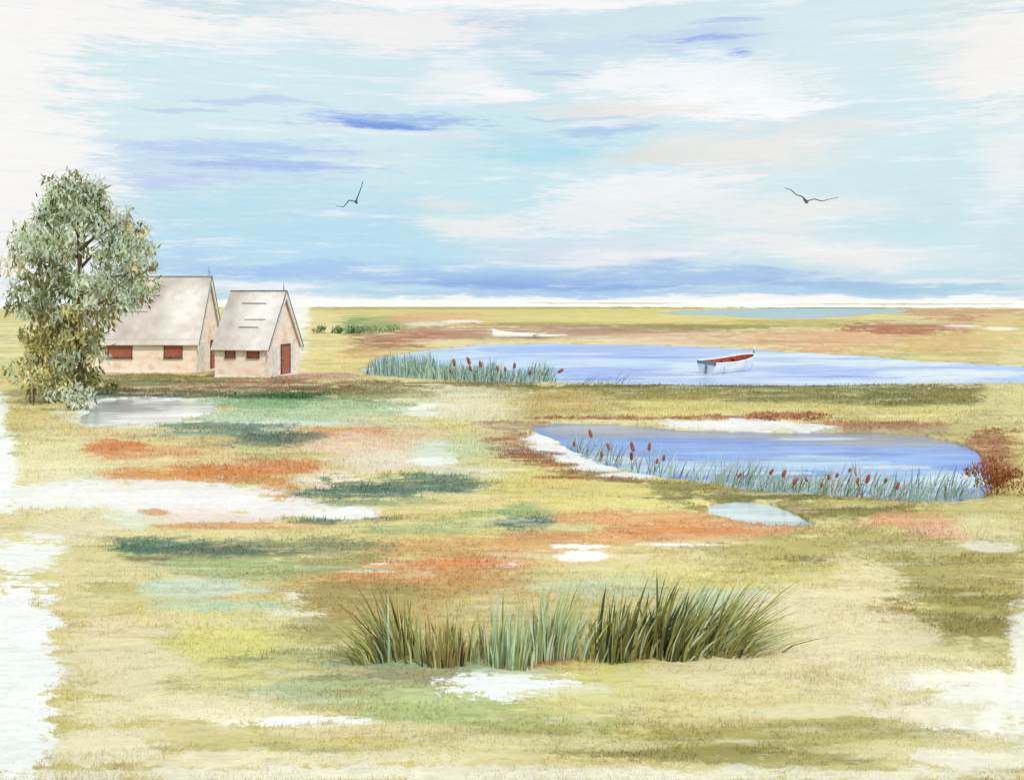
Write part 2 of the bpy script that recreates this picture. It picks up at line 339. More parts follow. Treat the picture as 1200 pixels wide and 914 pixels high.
# ------------------------------------------------------------------ ground cover colours, patch by patch
# (x, y, half width in metres, half depth as a log ratio of y, colour, cover, softness)
PATCH = [
(164.47, 1578.87, 123.35, 0.2027, 'c9b870', 0.80, 0.35),
(477.61, 1222.68, 137.98, 0.1797, 'c9b46a', 0.80, 0.35),
(57.80, 443.94, 177.27, 0.3611, 'd6c673', 0.95, 0.35),
(0.00, 632.32, 142.71, 0.0933, '868050', 0.80, 0.35),
(-38.03, 547.64, 85.57, 0.1511, 'c2a95c', 0.80, 0.35),
(199.23, 603.99, 47.19, 0.0891, '6d7668', 0.70, 0.35),
(186.90, 414.05, 32.35, 0.3736, 'c39a74', 0.90, 0.35),
(20.77, 239.28, 78.93, 0.3466, 'd9c878', 0.90, 0.35),
(-30.55, 207.02, 11.68, 0.3736, '9aa65c', 0.80, 0.35),
(-38.09, 219.40, 6.09, 0.1614, '7f9f62', 0.80, 0.35),
(-26.27, 161.00, 4.47, 0.1481, '557f43', 0.90, 0.35),
(-24.54, 188.51, 6.55, 0.1388, '8aa06a', 0.70, 0.35),
(-30.82, 155.72, 4.06, 0.9838, 'e2d18c', 0.95, 0.35),
(-14.82, 83.31, 3.62, 0.3031, 'e2cd84', 0.90, 0.35),
(-130.07, 599.38, 7.28, 2.0186, 'f2efe6', 0.90, 0.50),
(-20.64, 264.20, 12.61, 0.3811, 'dea57c', 0.75, 0.35),
(-11.32, 217.27, 4.53, 0.0802, 'f6f0e4', 0.80, 0.35),
(-16.04, 194.49, 5.06, 0.1076, 'd8ddc8', 0.80, 0.35),
(-14.26, 126.36, 6.58, 0.2313, 'b06a44', 0.85, 0.35),
(-9.85, 141.85, 6.77, 0.2081, 'aa6440', 0.85, 0.35),
(-12.65, 91.05, 3.16, 0.1341, 'c98d58', 0.70, 0.35),
(-13.89, 106.68, 3.70, 0.0984, '9a5a3c', 0.70, 0.35),
(5.13, 147.69, 20.51, 0.2695, 'bd8f74', 0.80, 0.35),
(16.85, 161.79, 19.66, 0.1783, 'b48a72', 0.80, 0.35),
(30.72, 176.98, 17.67, 0.1627, '928540', 0.85, 0.35),
(10.13, 194.49, 13.51, 0.1076, 'a09048', 0.60, 0.35),
(45.68, 228.80, 35.75, 0.1682, 'dccb78', 0.90, 0.35),
(79.44, 305.07, 34.43, 0.1682, 'ddcd80', 0.80, 0.35),
(63.37, 202.77, 17.60, 0.1492, 'b8a355', 0.70, 0.35),
(26.53, 122.27, 20.17, 0.1797, 'dfb995', 0.85, 0.35),
(40.22, 121.93, 12.70, 0.2670, 'dba676', 0.85, 0.35),
(67.53, 169.12, 10.28, 0.2473, 'a9603c', 0.85, 0.35),
(102.18, 214.02, 10.22, 0.4581, 'bf7f55', 0.85, 0.35),
(48.30, 107.01, 8.36, 0.2350, 'd7b06e', 0.90, 0.35),
(86.46, 174.75, 4.55, 0.6609, 'd9c27a', 0.90, 0.35),
(82.34, 180.68, 3.14, 0.0467, 'f8efe0', 0.80, 0.35),
(81.62, 164.37, 2.85, 0.0607, 'f6efe2', 0.80, 0.35),
(90.65, 208.87, 10.88, 0.0771, 'd8cfa0', 0.50, 0.35),
(35.47, 75.67, 3.94, 0.1116, 'd3bd72', 0.90, 0.35),
(36.78, 71.82, 1.37, 0.2623, 'ddcf96', 0.90, 0.35),
(0.00, 108.48, 16.01, 0.0601, 'e6cf9c', 0.70, 0.35),
(-8.99, 86.34, 4.50, 0.0955, 'dcc17c', 0.80, 0.35),
(11.48, 47.25, 14.77, 0.1564, 'c9bb6c', 0.98, 0.35),
(12.22, 52.12, 14.93, 0.0481, '8f8742', 0.90, 0.35),
(14.07, 47.68, 4.55, 0.0879, '7f7a38', 0.85, 0.35),
(20.10, 48.24, 3.77, 0.1156, '7f7a38', 0.85, 0.35),
(5.46, 48.41, 5.88, 0.0536, '9b9048', 0.80, 0.35),
(8.16, 42.72, 7.05, 0.0631, 'dacb7c', 0.85, 0.35),
(18.47, 41.73, 2.90, 0.0616, 'dccf86', 0.90, 0.35),
(22.28, 43.51, 1.51, 0.2388, 'dccf90', 0.90, 0.35),
(2.37, 45.43, 2.76, 0.1172, 'c7ad68', 0.80, 0.35),
(3.07, 39.24, 3.07, 0.0181, 'aa6034', 0.85, 0.35),
(8.86, 39.24, 2.73, 0.0217, 'a5562a', 0.80, 0.35),
(12.97, 37.35, 3.89, 0.0276, 'b98a5c', 0.85, 0.35),
(14.62, 36.60, 2.54, 0.0338, 'b07c50', 0.70, 0.35),
(11.32, 40.13, 1.74, 0.0371, 'a8592e', 0.90, 0.35),
(9.02, 37.13, 3.06, 0.0480, 'eceaea', 0.98, 0.20),
(14.75, 35.41, 2.77, 0.0327, 'b39a78', 0.70, 0.35),
(17.63, 36.92, 1.28, 0.1360, 'c9bd78', 0.80, 0.35),
(14.31, 28.68, 0.75, 0.2103, 'c0a060', 0.80, 0.35),
(14.30, 29.41, 0.77, 0.2049, 'a4663a', 0.85, 0.35),
(-4.10, 47.25, 4.51, 0.1564, 'dcd9b8', 0.90, 0.35),
(-5.56, 49.25, 2.57, 0.0364, 'a8a060', 0.70, 0.35),
(-7.32, 52.73, 2.75, 0.0778, '9d8e52', 0.85, 0.35),
(-4.11, 43.01, 2.24, 0.0397, 'f2f2ea', 0.80, 0.35),
(-2.83, 40.74, 2.12, 0.0376, 'e9e7d8', 0.80, 0.35),
(-1.48, 42.63, 1.85, 0.1257, 'e6dcb8', 0.80, 0.35),
(-8.16, 55.30, 2.40, 0.0408, 'a08a5a', 0.70, 0.35),
(-9.45, 43.52, 4.16, 0.1601, 'a9c69a', 0.95, 0.35),
(-6.84, 39.38, 2.39, 0.0872, 'c4cfa2', 0.80, 0.35),
(-5.41, 36.67, 1.91, 0.0677, 'd8cfa8', 0.80, 0.35),
(-7.87, 50.35, 2.19, 0.0929, '8f8a4c', 0.70, 0.35),
(-17.52, 54.54, 7.10, 0.1206, '977a44', 0.95, 0.35),
(-14.13, 54.28, 5.18, 0.0701, '9a6c4c', 0.80, 0.35),
(-11.63, 60.90, 3.17, 0.0450, 'c29488', 0.80, 0.35),
(-20.80, 57.04, 3.47, 0.0421, '6f7f3c', 0.80, 0.35),
(-11.35, 48.41, 2.94, 0.0536, '3f6b39', 0.85, 0.35),
(-13.98, 48.81, 2.12, 0.0361, '5d7a44', 0.70, 0.35),
(-17.10, 49.24, 2.56, 0.0273, 'c8a76c', 0.70, 0.35),
(-18.78, 40.07, 2.43, 0.2058, 'd8c67e', 0.95, 0.35),
(-27.68, 56.44, 1.96, 0.2070, 'd9c884', 0.90, 0.35),
(-20.99, 49.35, 1.29, 0.0729, '8e8a46', 0.80, 0.35),
(-15.77, 42.26, 3.30, 0.1709, 'e8ecea', 0.95, 0.35),
(-10.39, 37.40, 3.57, 0.0552, 'd5dccf', 0.90, 0.35),
(-10.30, 39.55, 3.43, 0.0365, 'bcd0ac', 0.90, 0.35),
(-11.51, 29.47, 4.35, 0.2161, 'e3cf96', 0.95, 0.35),
(-9.53, 34.30, 3.57, 0.0443, '7f9a86', 0.85, 0.35),
(-8.27, 32.86, 2.57, 0.0546, '72897a', 0.85, 0.35),
(-7.22, 33.27, 2.02, 0.0553, '96895a', 0.80, 0.35),
(-10.68, 33.24, 1.44, 0.0368, 'd9c07e', 0.70, 0.35),
(-12.46, 31.20, 1.35, 0.0749, 'dc9256', 0.90, 0.35),
(-10.84, 30.45, 1.85, 0.0450, 'e6b27a', 0.80, 0.35),
(-5.30, 33.91, 1.77, 0.0626, 'dc9560', 0.85, 0.35),
(-6.23, 35.87, 1.87, 0.0265, 'e09a5e', 0.70, 0.35),
(-4.64, 31.47, 2.19, 0.1044, 'eecdb2', 0.90, 0.35),
(-3.26, 28.86, 2.00, 0.0639, 'ebdcc6', 0.90, 0.35),
(-3.18, 33.34, 1.45, 0.0861, 'e2c8a4', 0.80, 0.35),
(-2.14, 30.86, 1.34, 0.0797, 'd0dccb', 0.90, 0.35),
(-2.25, 28.81, 0.88, 0.0266, 'f3f4ee', 0.80, 0.35),
(-1.09, 31.51, 1.09, 0.1161, 'c8cf9c', 0.80, 0.35),
(-8.53, 26.57, 2.54, 0.0491, 'dc9348', 0.90, 0.35),
(-8.46, 27.08, 1.65, 0.0200, 'e6b86e', 0.80, 0.35),
(-6.48, 27.66, 1.08, 0.0511, 'd88a4c', 0.90, 0.35),
(-6.94, 25.79, 1.34, 0.0238, 'cf8a44', 0.70, 0.35),
(-5.59, 23.86, 0.52, 0.0968, 'dd9a58', 0.85, 0.35),
(-13.09, 27.92, 1.45, 0.2048, 'e9dfae', 0.95, 0.35),
(-11.56, 23.78, 1.03, 0.0527, 'f2f0e4', 0.90, 0.35),
(-10.35, 24.33, 1.27, 0.0674, 'f3efea', 0.95, 0.50),
(-7.70, 23.33, 2.23, 0.0904, 'f1e9e6', 0.98, 0.20),
(-8.90, 22.79, 1.19, 0.0589, 'f0ebe6', 0.90, 0.35),
(-6.48, 21.33, 1.85, 0.0354, 'eedad2', 0.90, 0.35),
(-5.21, 22.22, 1.54, 0.0492, 'f3ece8', 0.95, 0.35),
(-3.37, 21.59, 0.84, 0.0399, 'f6f4ee', 0.98, 0.30),
(-4.42, 25.46, 1.11, 0.0564, 'efdcc8', 0.90, 0.35),
(-7.96, 21.84, 0.38, 0.0161, 'd68c56', 0.80, 0.35),
(-2.58, 24.77, 2.37, 0.0640, '6e8c70', 0.90, 0.30),
(-1.81, 26.05, 1.81, 0.0385, '6b896f', 0.85, 0.35),
(-4.18, 24.07, 0.94, 0.0267, '5f7f66', 0.80, 0.35),
(-3.36, 22.75, 0.99, 0.0210, '8ba27c', 0.80, 0.35),
(-1.99, 22.95, 1.20, 0.0212, 'a9b37c', 0.70, 0.35),
(-2.36, 24.72, 1.29, 0.0073, 'cfdbd8', 0.80, 0.35),
(-2.70, 23.96, 1.46, 0.0053, 'dfe4dc', 0.80, 0.35),
(-0.85, 24.50, 0.85, 0.0091, 'e3e0cc', 0.80, 0.35),
(-0.94, 27.08, 1.41, 0.0200, 'dfe0c4', 0.80, 0.35),
(0.00, 26.06, 1.13, 0.0481, 'e6dcb4', 0.90, 0.35),
(-3.67, 21.15, 1.29, 0.0156, '4e7a60', 0.85, 0.35),
(-4.16, 20.83, 0.90, 0.0115, '56806a', 0.80, 0.35),
(-6.23, 20.51, 2.14, 0.0152, 'e0a060', 0.80, 0.35),
(-1.43, 20.65, 2.33, 0.0762, 'dcc880', 0.90, 0.35),
(0.00, 22.60, 1.77, 0.0584, 'e2cf8c', 0.90, 0.35),
(-2.11, 20.21, 1.58, 0.0224, 'a9b878', 0.80, 0.35),
(-0.72, 20.83, 1.09, 0.0308, 'b6bf78', 0.80, 0.35),
(0.38, 21.86, 0.76, 0.0484, '93ae78', 0.85, 0.35),
(0.27, 20.84, 0.69, 0.0385, '6f8c70', 0.85, 0.35),
(0.00, 21.84, 0.95, 0.0161, 'a4b86e', 0.70, 0.35),
(1.73, 22.12, 1.15, 0.0408, 'dcb47c', 0.80, 0.35),
(2.54, 24.40, 3.39, 0.0990, 'dfd07a', 0.95, 0.35),
(0.89, 25.49, 1.33, 0.0753, 'dccb7c', 0.90, 0.35),
(3.56, 22.76, 2.37, 0.0336, 'e5d78a', 0.80, 0.35),
(4.96, 24.86, 1.51, 0.0459, 'a79c4e', 0.85, 0.35),
(5.78, 23.77, 1.65, 0.0395, '8c8544', 0.90, 0.35),
(3.96, 24.00, 0.63, 0.0620, '87854c', 0.60, 0.35),
(6.95, 22.23, 3.28, 0.0574, '968c48', 0.90, 0.35),
(5.18, 20.60, 1.07, 0.0304, '96b0a0', 0.80, 0.35),
(7.96, 21.84, 1.33, 0.0323, '8f8642', 0.80, 0.35),
(8.60, 20.85, 1.18, 0.0462, 'dfa476', 0.85, 0.35),
(8.78, 19.84, 0.78, 0.0330, 'eab497', 0.85, 0.35),
(7.83, 19.62, 0.68, 0.0145, 'b98a60', 0.70, 0.35),
(10.89, 22.81, 1.19, 0.0758, 'cfc178', 0.80, 0.35),
(9.83, 20.23, 0.70, 0.0523, 'e4d8a6', 0.80, 0.35),
(7.90, 22.75, 1.19, 0.0210, 'd5c474', 0.60, 0.35),
(2.76, 21.16, 1.84, 0.0313, 'e6a66a', 0.85, 0.35),
(3.83, 20.07, 1.92, 0.0445, 'e3a063', 0.85, 0.35),
(2.03, 19.49, 1.86, 0.0324, 'e6aa70', 0.85, 0.35),
(0.68, 19.63, 1.02, 0.0290, 'd0935c', 0.70, 0.35),
(4.25, 18.81, 1.31, 0.0347, 'ecd2a0', 0.80, 0.35),
(-0.65, 18.82, 2.61, 0.0417, 'dfb06c', 0.85, 0.35),
(0.00, 17.88, 1.71, 0.0297, 'dda068', 0.85, 0.35),
(-1.93, 18.49, 1.60, 0.0273, 'c8a45c', 0.70, 0.35),
(1.55, 17.88, 1.40, 0.0330, 'e8cf92', 0.80, 0.35),
(1.26, 18.80, 0.55, 0.0104, 'fdfdfb', 0.98, 0.30),
(1.26, 18.17, 0.47, 0.0201, 'fdfdfb', 0.98, 0.30),
(3.29, 18.93, 1.15, 0.0077, 'f8f4f0', 0.95, 0.35),
(3.85, 18.48, 0.64, 0.0137, 'f4e6d0', 0.90, 0.35),
(-0.12, 17.47, 0.27, 0.0129, 'f7ebe4', 0.90, 0.35),
(-1.76, 16.94, 2.06, 0.0469, 'd49858', 0.85, 0.35),
(-0.56, 16.03, 1.67, 0.0414, 'cda05c', 0.80, 0.35),
(-2.51, 16.04, 1.11, 0.0474, 'bd9450', 0.85, 0.35),
(-1.53, 17.58, 1.83, 0.0162, 'e6a468', 0.70, 0.35),
(-2.28, 17.52, 0.84, 0.0052, 'f0efe8', 0.90, 0.35),
(-2.51, 17.03, 0.59, 0.0050, 'e9e2d6', 0.80, 0.35),
(2.62, 16.78, 2.19, 0.0496, 'e4d692', 0.90, 0.35),
(1.39, 16.03, 1.25, 0.0414, 'c8d5b4', 0.70, 0.35),
(-8.69, 20.85, 1.09, 0.0462, 'dde6d2', 0.90, 0.35),
(-9.16, 20.29, 1.06, 0.0936, 'e6dab0', 0.90, 0.35),
(-5.75, 17.92, 2.33, 0.0727, 'a2ac70', 0.90, 0.35),
(-6.74, 18.95, 1.07, 0.0385, '66856c', 0.90, 0.35),
(-5.30, 18.49, 1.77, 0.0341, '79876a', 0.85, 0.35),
(-3.89, 18.69, 1.46, 0.0414, '8c9368', 0.85, 0.35),
(-6.83, 17.87, 0.62, 0.0231, '6c6846', 0.80, 0.35),
(-4.25, 17.47, 1.82, 0.0323, 'aab674', 0.85, 0.35),
(-4.55, 16.93, 1.47, 0.0250, 'b5bc80', 0.80, 0.35),
(-3.10, 17.88, 0.78, 0.0330, 'a9a062', 0.80, 0.35),
(-7.07, 16.63, 0.87, 0.1226, 'dfcf98', 0.95, 0.35),
(-6.50, 15.93, 0.55, 0.0265, 'c0b672', 0.80, 0.35),
(-5.57, 16.03, 0.56, 0.0355, 'cfd3a0', 0.80, 0.35),
(-5.01, 16.03, 1.11, 0.0414, 'ccd9c0', 0.90, 0.30),
(-4.57, 15.05, 1.18, 0.0333, 'c3d5b6', 0.85, 0.35),
(-3.92, 15.56, 1.08, 0.0144, 'dec67c', 0.80, 0.35),
(-3.18, 14.64, 0.64, 0.0216, 'e8e3c8', 0.85, 0.35),
(-3.24, 15.57, 0.41, 0.0287, 'efe8d2', 0.80, 0.35),
(-4.48, 14.33, 1.49, 0.0371, 'ddd089', 0.90, 0.35),
(-2.54, 15.38, 0.80, 0.0738, 'ab9450', 0.85, 0.35),
(-1.87, 15.37, 1.47, 0.0624, 'b09a56', 0.85, 0.35),
(-0.77, 14.73, 1.53, 0.0544, 'c9ac68', 0.80, 0.35),
(0.26, 14.94, 1.43, 0.0607, 'cfc07e', 0.80, 0.35),
(-2.67, 13.97, 0.61, 0.0413, 'a89c58', 0.80, 0.35),
(-4.75, 13.35, 1.51, 0.1107, 'e3d59c', 0.95, 0.35),
(-3.97, 13.45, 1.28, 0.0497, 'dcd47a', 0.80, 0.35),
(-5.14, 13.78, 0.60, 0.0153, 'cfc078', 0.70, 0.35),
(-5.77, 14.15, 0.86, 0.0366, 'e3cf9e', 0.90, 0.35),
(-3.34, 12.81, 1.22, 0.0331, 'dbd480', 0.85, 0.35),
(-4.83, 12.65, 0.88, 0.0140, 'f2e8c6', 0.80, 0.35),
(-2.76, 12.71, 0.99, 0.0235, 'b9b478', 0.80, 0.35),
(-2.35, 12.31, 0.96, 0.0205, '83845a', 0.90, 0.35),
(-1.40, 12.36, 1.07, 0.0228, '9ea07a', 0.85, 0.35),
(-2.59, 11.93, 0.72, 0.0198, 'b7c69a', 0.85, 0.35),
(-1.83, 11.70, 0.91, 0.0302, 'b9c48c', 0.85, 0.35),
(-2.64, 11.69, 0.61, 0.0108, 'ccd3b4', 0.80, 0.35),
(-3.94, 11.34, 1.38, 0.0419, 'ebdfb6', 0.90, 0.35),
(-2.90, 11.14, 1.06, 0.0185, 'f0e4c0', 0.90, 0.35),
(-2.19, 10.98, 0.86, 0.0142, 'fdfaf2', 0.98, 0.30),
(-3.61, 10.66, 1.11, 0.0197, 'ddcc94', 0.80, 0.35),
(-2.47, 10.54, 1.01, 0.0234, 'd3c684', 0.85, 0.35),
(-2.62, 10.07, 1.40, 0.0223, 'ece2bc', 0.90, 0.35),
(-4.32, 10.36, 0.63, 0.0383, 'eee4c0', 0.85, 0.35),
(-0.39, 11.22, 1.27, 0.0456, 'b6c27c', 0.90, 0.35),
(-0.81, 11.70, 0.81, 0.0216, 'c3cc90', 0.80, 0.35),
(0.38, 10.88, 1.04, 0.0321, 'b0b46c', 0.85, 0.35),
(0.18, 10.56, 1.10, 0.0273, 'b3b26a', 0.80, 0.35),
(0.90, 10.36, 0.81, 0.0268, '9f9c56', 0.80, 0.35),
(-0.36, 10.26, 0.71, 0.0265, 'e0d49e', 0.70, 0.35),
(0.98, 11.34, 0.89, 0.0419, 'd8ce86', 0.85, 0.35),
(0.45, 13.02, 3.28, 0.0289, 'a5a56c', 0.85, 0.35),
(-0.88, 12.71, 1.66, 0.0188, '9fb08c', 0.80, 0.35),
(0.67, 12.77, 1.00, 0.0118, 'b06c44', 0.85, 0.35),
(1.34, 12.89, 0.56, 0.0095, 'b8714a', 0.80, 0.35),
(2.71, 13.02, 0.34, 0.0084, 'b5774a', 0.80, 0.35),
(1.72, 12.37, 1.40, 0.0411, 'ddd47c', 0.90, 0.35),
(3.06, 13.54, 1.18, 0.0350, 'c3ca98', 0.85, 0.35),
(3.15, 12.96, 0.90, 0.0287, 'cfc888', 0.80, 0.35),
(0.05, 12.01, 0.96, 0.0355, 'fcfcfa', 0.99, 0.15),
(0.00, 12.48, 0.54, 0.0092, 'cfd6bc', 0.80, 0.35),
(4.18, 16.05, 1.67, 0.0592, 'd6cb80', 0.95, 0.35),
(5.79, 18.53, 2.41, 0.0752, 'bdb064', 0.90, 0.35),
(4.58, 17.59, 1.22, 0.0325, 'c9bc70', 0.80, 0.35),
(5.58, 17.87, 0.93, 0.0132, '958b48', 0.80, 0.35),
(3.47, 15.35, 1.07, 0.0454, 'c4d4ba', 0.85, 0.35),
(4.59, 16.03, 0.56, 0.0414, 'c3b864', 0.80, 0.35),
(4.88, 14.80, 1.41, 0.1091, 'ead9ae', 0.95, 0.35),
(5.88, 16.13, 0.84, 0.1189, 'e9d8a8', 0.95, 0.35),
(8.21, 18.20, 1.42, 0.0537, 'c9bc78', 0.90, 0.35),
(7.27, 15.80, 1.30, 0.1742, 'ae9f55', 0.95, 0.25),
(7.03, 15.57, 1.08, 0.0287, '958a40', 0.85, 0.35),
(6.51, 14.14, 0.98, 0.0313, '938640', 0.85, 0.35),
(6.05, 14.53, 0.63, 0.0376, '998e46', 0.80, 0.35),
(8.13, 17.03, 0.89, 0.0283, 'bdb068', 0.80, 0.35),
(9.14, 18.80, 0.65, 0.0208, 'f0e9d2', 0.80, 0.35),
(4.32, 12.43, 1.51, 0.1054, 'ead9b2', 0.95, 0.35),
(3.15, 12.11, 1.16, 0.0581, 'e6d69c', 0.90, 0.35),
(2.56, 11.33, 1.28, 0.0293, 'e2d49a', 0.90, 0.35),
(3.50, 11.21, 1.17, 0.0207, 'e8dbaa', 0.85, 0.35),
(5.46, 12.09, 0.94, 0.0357, 'f6efd8', 0.90, 0.35),
(5.62, 12.96, 0.67, 0.0191, 'e6dca8', 0.80, 0.35),
(5.43, 11.37, 0.79, 0.0839, 'fbf6e8', 0.95, 0.35),
(4.67, 11.21, 0.68, 0.0290, 'f0e6c8', 0.85, 0.35),
(2.28, 10.50, 1.73, 0.0388, 'b8ac5c', 0.95, 0.30),
(3.40, 10.87, 0.85, 0.0161, 'c2b66a', 0.85, 0.35),
(1.94, 10.18, 1.15, 0.0188, '978c46', 0.85, 0.35),
(3.96, 10.62, 1.01, 0.0157, 'c2b771', 0.80, 0.35),
(4.27, 10.26, 1.07, 0.0227, 'dfd39c', 0.80, 0.35),
(2.97, 10.06, 0.87, 0.0130, 'a49a58', 0.80, 0.35),
(4.81, 10.07, 0.70, 0.0223, 'f6f0de', 0.80, 0.35),
(-1.05, 10.07, 0.79, 0.0186, 'e8deb6', 0.80, 0.35),
(0.00, 9.74, 5.41, 0.0180, 'f1ebd6', 0.80, 0.35),
(-6.38, 12.63, 0.57, 0.2988, 'f2f2f0', 0.98, 0.15),
(-9.20, 18.33, 0.83, 0.0677, 'f6f6f3', 0.90, 0.35),
(-14.33, 27.52, 0.53, 0.2515, 'f6f6f4', 0.90, 0.35),
(-21.11, 40.20, 0.49, 0.2209, 'f6f4ec', 0.90, 0.35),
(6.63, 12.63, 0.26, 0.2084, 'f8f6ec', 0.80, 0.35),
(-0.31, 35.54, 1.23, 0.0918, 'd8c48e', 0.80, 0.35),
(0.32, 37.11, 1.61, 0.0343, 'a8805c', 0.70, 0.35),
(-0.06, 32.63, 1.13, 0.0301, 'a86f46', 0.85, 0.35),
(1.16, 33.27, 0.87, 0.0553, 'eeeaea', 0.98, 0.20),
(1.68, 30.27, 0.74, 0.0391, 'eceaec', 0.98, 0.20),
(2.44, 28.06, 0.78, 0.0259, 'e8e6ea', 0.98, 0.20),
(3.34, 26.55, 0.92, 0.0196, 'dcdce0', 0.95, 0.20),
(1.00, 28.80, 0.90, 0.0133, 'a5673c', 0.90, 0.35),
(1.88, 27.07, 1.03, 0.0110, 'a5673c', 0.85, 0.35),
(2.90, 25.66, 0.89, 0.0095, '8f6a44', 0.80, 0.35),
(1.13, 26.03, 0.68, 0.0077, 'b06a3e', 0.70, 0.35),
(0.53, 30.43, 0.79, 0.0225, 'c9b274', 0.80, 0.35),
(0.15, 33.88, 0.65, 0.0500, 'b08a62', 0.80, 0.35),
(0.00, 30.94, 0.91, 0.0171, '9a5f3c', 0.90, 0.35),
(0.64, 29.43, 0.87, 0.0163, 'a5673c', 0.90, 0.35),
(2.30, 26.54, 1.15, 0.0098, '8a7040', 0.80, 0.35),
(0.93, 33.46, 0.58, 0.0494, 'eeeaea', 0.98, 0.30),
(1.30, 31.14, 0.59, 0.0345, 'eeeaea', 0.98, 0.30),
(1.82, 29.12, 0.66, 0.0269, 'eceaec', 0.98, 0.30),
(2.39, 27.49, 0.72, 0.0203, 'eae8ec', 0.98, 0.30),
(2.98, 26.42, 0.73, 0.0166, 'e4e4e6', 0.98, 0.30),
(0.58, 30.25, 0.79, 0.0134, '96603f', 0.90, 0.35),
(1.10, 28.06, 0.83, 0.0124, 'a5673c', 0.90, 0.35),
(2.03, 26.03, 0.99, 0.0096, 'a5673c', 0.85, 0.35),
(3.22, 12.38, 1.72, 0.0548, 'ecdcb0', 0.70, 0.35),
(1.02, 11.77, 1.12, 0.0261, 'e2d99a', 0.70, 0.35),
(5.03, 13.81, 0.84, 0.0663, 'eddcb2', 0.80, 0.35),
(-3.22, 12.37, 1.29, 0.0274, 'e2da90', 0.70, 0.35),
(-4.98, 12.74, 0.77, 0.1174, 'e9dab0', 0.80, 0.35),
(0.36, 10.41, 1.27, 0.0154, 'e3d9a4', 0.60, 0.35),
(-1.59, 10.77, 1.12, 0.0159, 'ead9ac', 0.70, 0.35),
(-12.83, 49.25, 5.13, 0.0364, '3f6238', 0.85, 0.35),
(-17.74, 51.10, 4.88, 0.0283, '6f5c30', 0.85, 0.35),
(-19.06, 48.80, 2.54, 0.0270, '4c6236', 0.80, 0.35),
(-10.96, 52.61, 3.65, 0.0389, '7a5f34', 0.80, 0.35),
(-11.57, 44.42, 3.47, 0.0410, '8fb886', 0.80, 0.35),
(-10.80, 36.60, 2.22, 0.0338, '5f7f6a', 0.80, 0.35),
(-7.89, 33.65, 1.75, 0.0373, '5c7668', 0.80, 0.35),
(-2.57, 24.63, 1.92, 0.0364, '54755c', 0.85, 0.35),
(-3.13, 21.23, 0.92, 0.0118, '426e54', 0.85, 0.35),
(-6.67, 18.74, 0.98, 0.0242, '4f775f', 0.90, 0.35),
(-4.97, 18.48, 1.44, 0.0171, '62715a', 0.80, 0.35),
(0.18, 20.83, 0.61, 0.0269, '55775f', 0.85, 0.35),
(-12.51, 31.32, 1.09, 0.0405, 'd98642', 0.80, 0.35),
(-7.99, 27.08, 1.41, 0.0250, 'dd8a3c', 0.80, 0.35),
(-1.22, 17.58, 1.22, 0.0130, 'dc8c4c', 0.70, 0.35),
(3.48, 20.06, 1.39, 0.0148, 'e0904c', 0.80, 0.35),
(-10.67, 22.76, 1.38, 0.0336, 'f0ede6', 0.85, 0.35),
(-7.27, 23.25, 1.41, 0.0343, 'f6f0ee', 0.90, 0.35),
(-3.75, 21.58, 0.94, 0.0279, 'f6f3ee', 0.95, 0.35),
(-15.70, 43.06, 2.24, 0.0636, 'eef0ee', 0.80, 0.35),
(11.75, 54.15, 15.51, 0.0200, '6b6430', 0.90, 0.35),
(-1.94, 55.83, 5.33, 0.0155, '7a6c3a', 0.80, 0.35),
(5.70, 23.44, 2.44, 0.0173, '6f6a34', 0.70, 0.35)
]
BASE = [lin('ded08e'), lin('c6b86c'), lin('c2c28a'), lin('e6d6a6')]
def paint(c, x, y, patches, f=1.0):
    yy = np.maximum(np.abs(y), .5); ly = np.log(yy); tx = x/yy; front = y > .5
    q1 = fbm(tx*26, ly*38, 61, 6, .68); q2 = fbm(tx*95, ly*170, 71, 4, .7)
    wv = fbm(tx*14+5, ly*10, 81, 4); wu = fbm(tx*10, ly*14+7, 91, 4)
    rag = (q1*.62 + q2*.5)*f
    streak = fbm(tx*7, ly*230, 101, 4, .8)
    for (cx, cy, rx, lh, h, al, s) in patches:
        m = front & (np.abs(tx-cx/cy) < rx/cy*2.4+.001) & (np.abs(ly-math.log(cy)) < lh*2.4)
        if not m.any(): continue
        du = (tx[m]-cx/cy)/(rx/cy) + wu[m]*.35
        dv = (ly[m]-math.log(cy))/lh + wv[m]*.40
        d = np.hypot(du, dv) + rag[m] + streak[m]*.28
        k = np.clip((1+s*.6-d)/(s*1.3), 0, 1); k = (k*k*(3-2*k)*al)[:, None]
        c[m] = c[m]*(1-k) + np.array(lin(h))*k
    return c*(1 + .10*q1 + .10*q2 + .12*streak)[..., None]
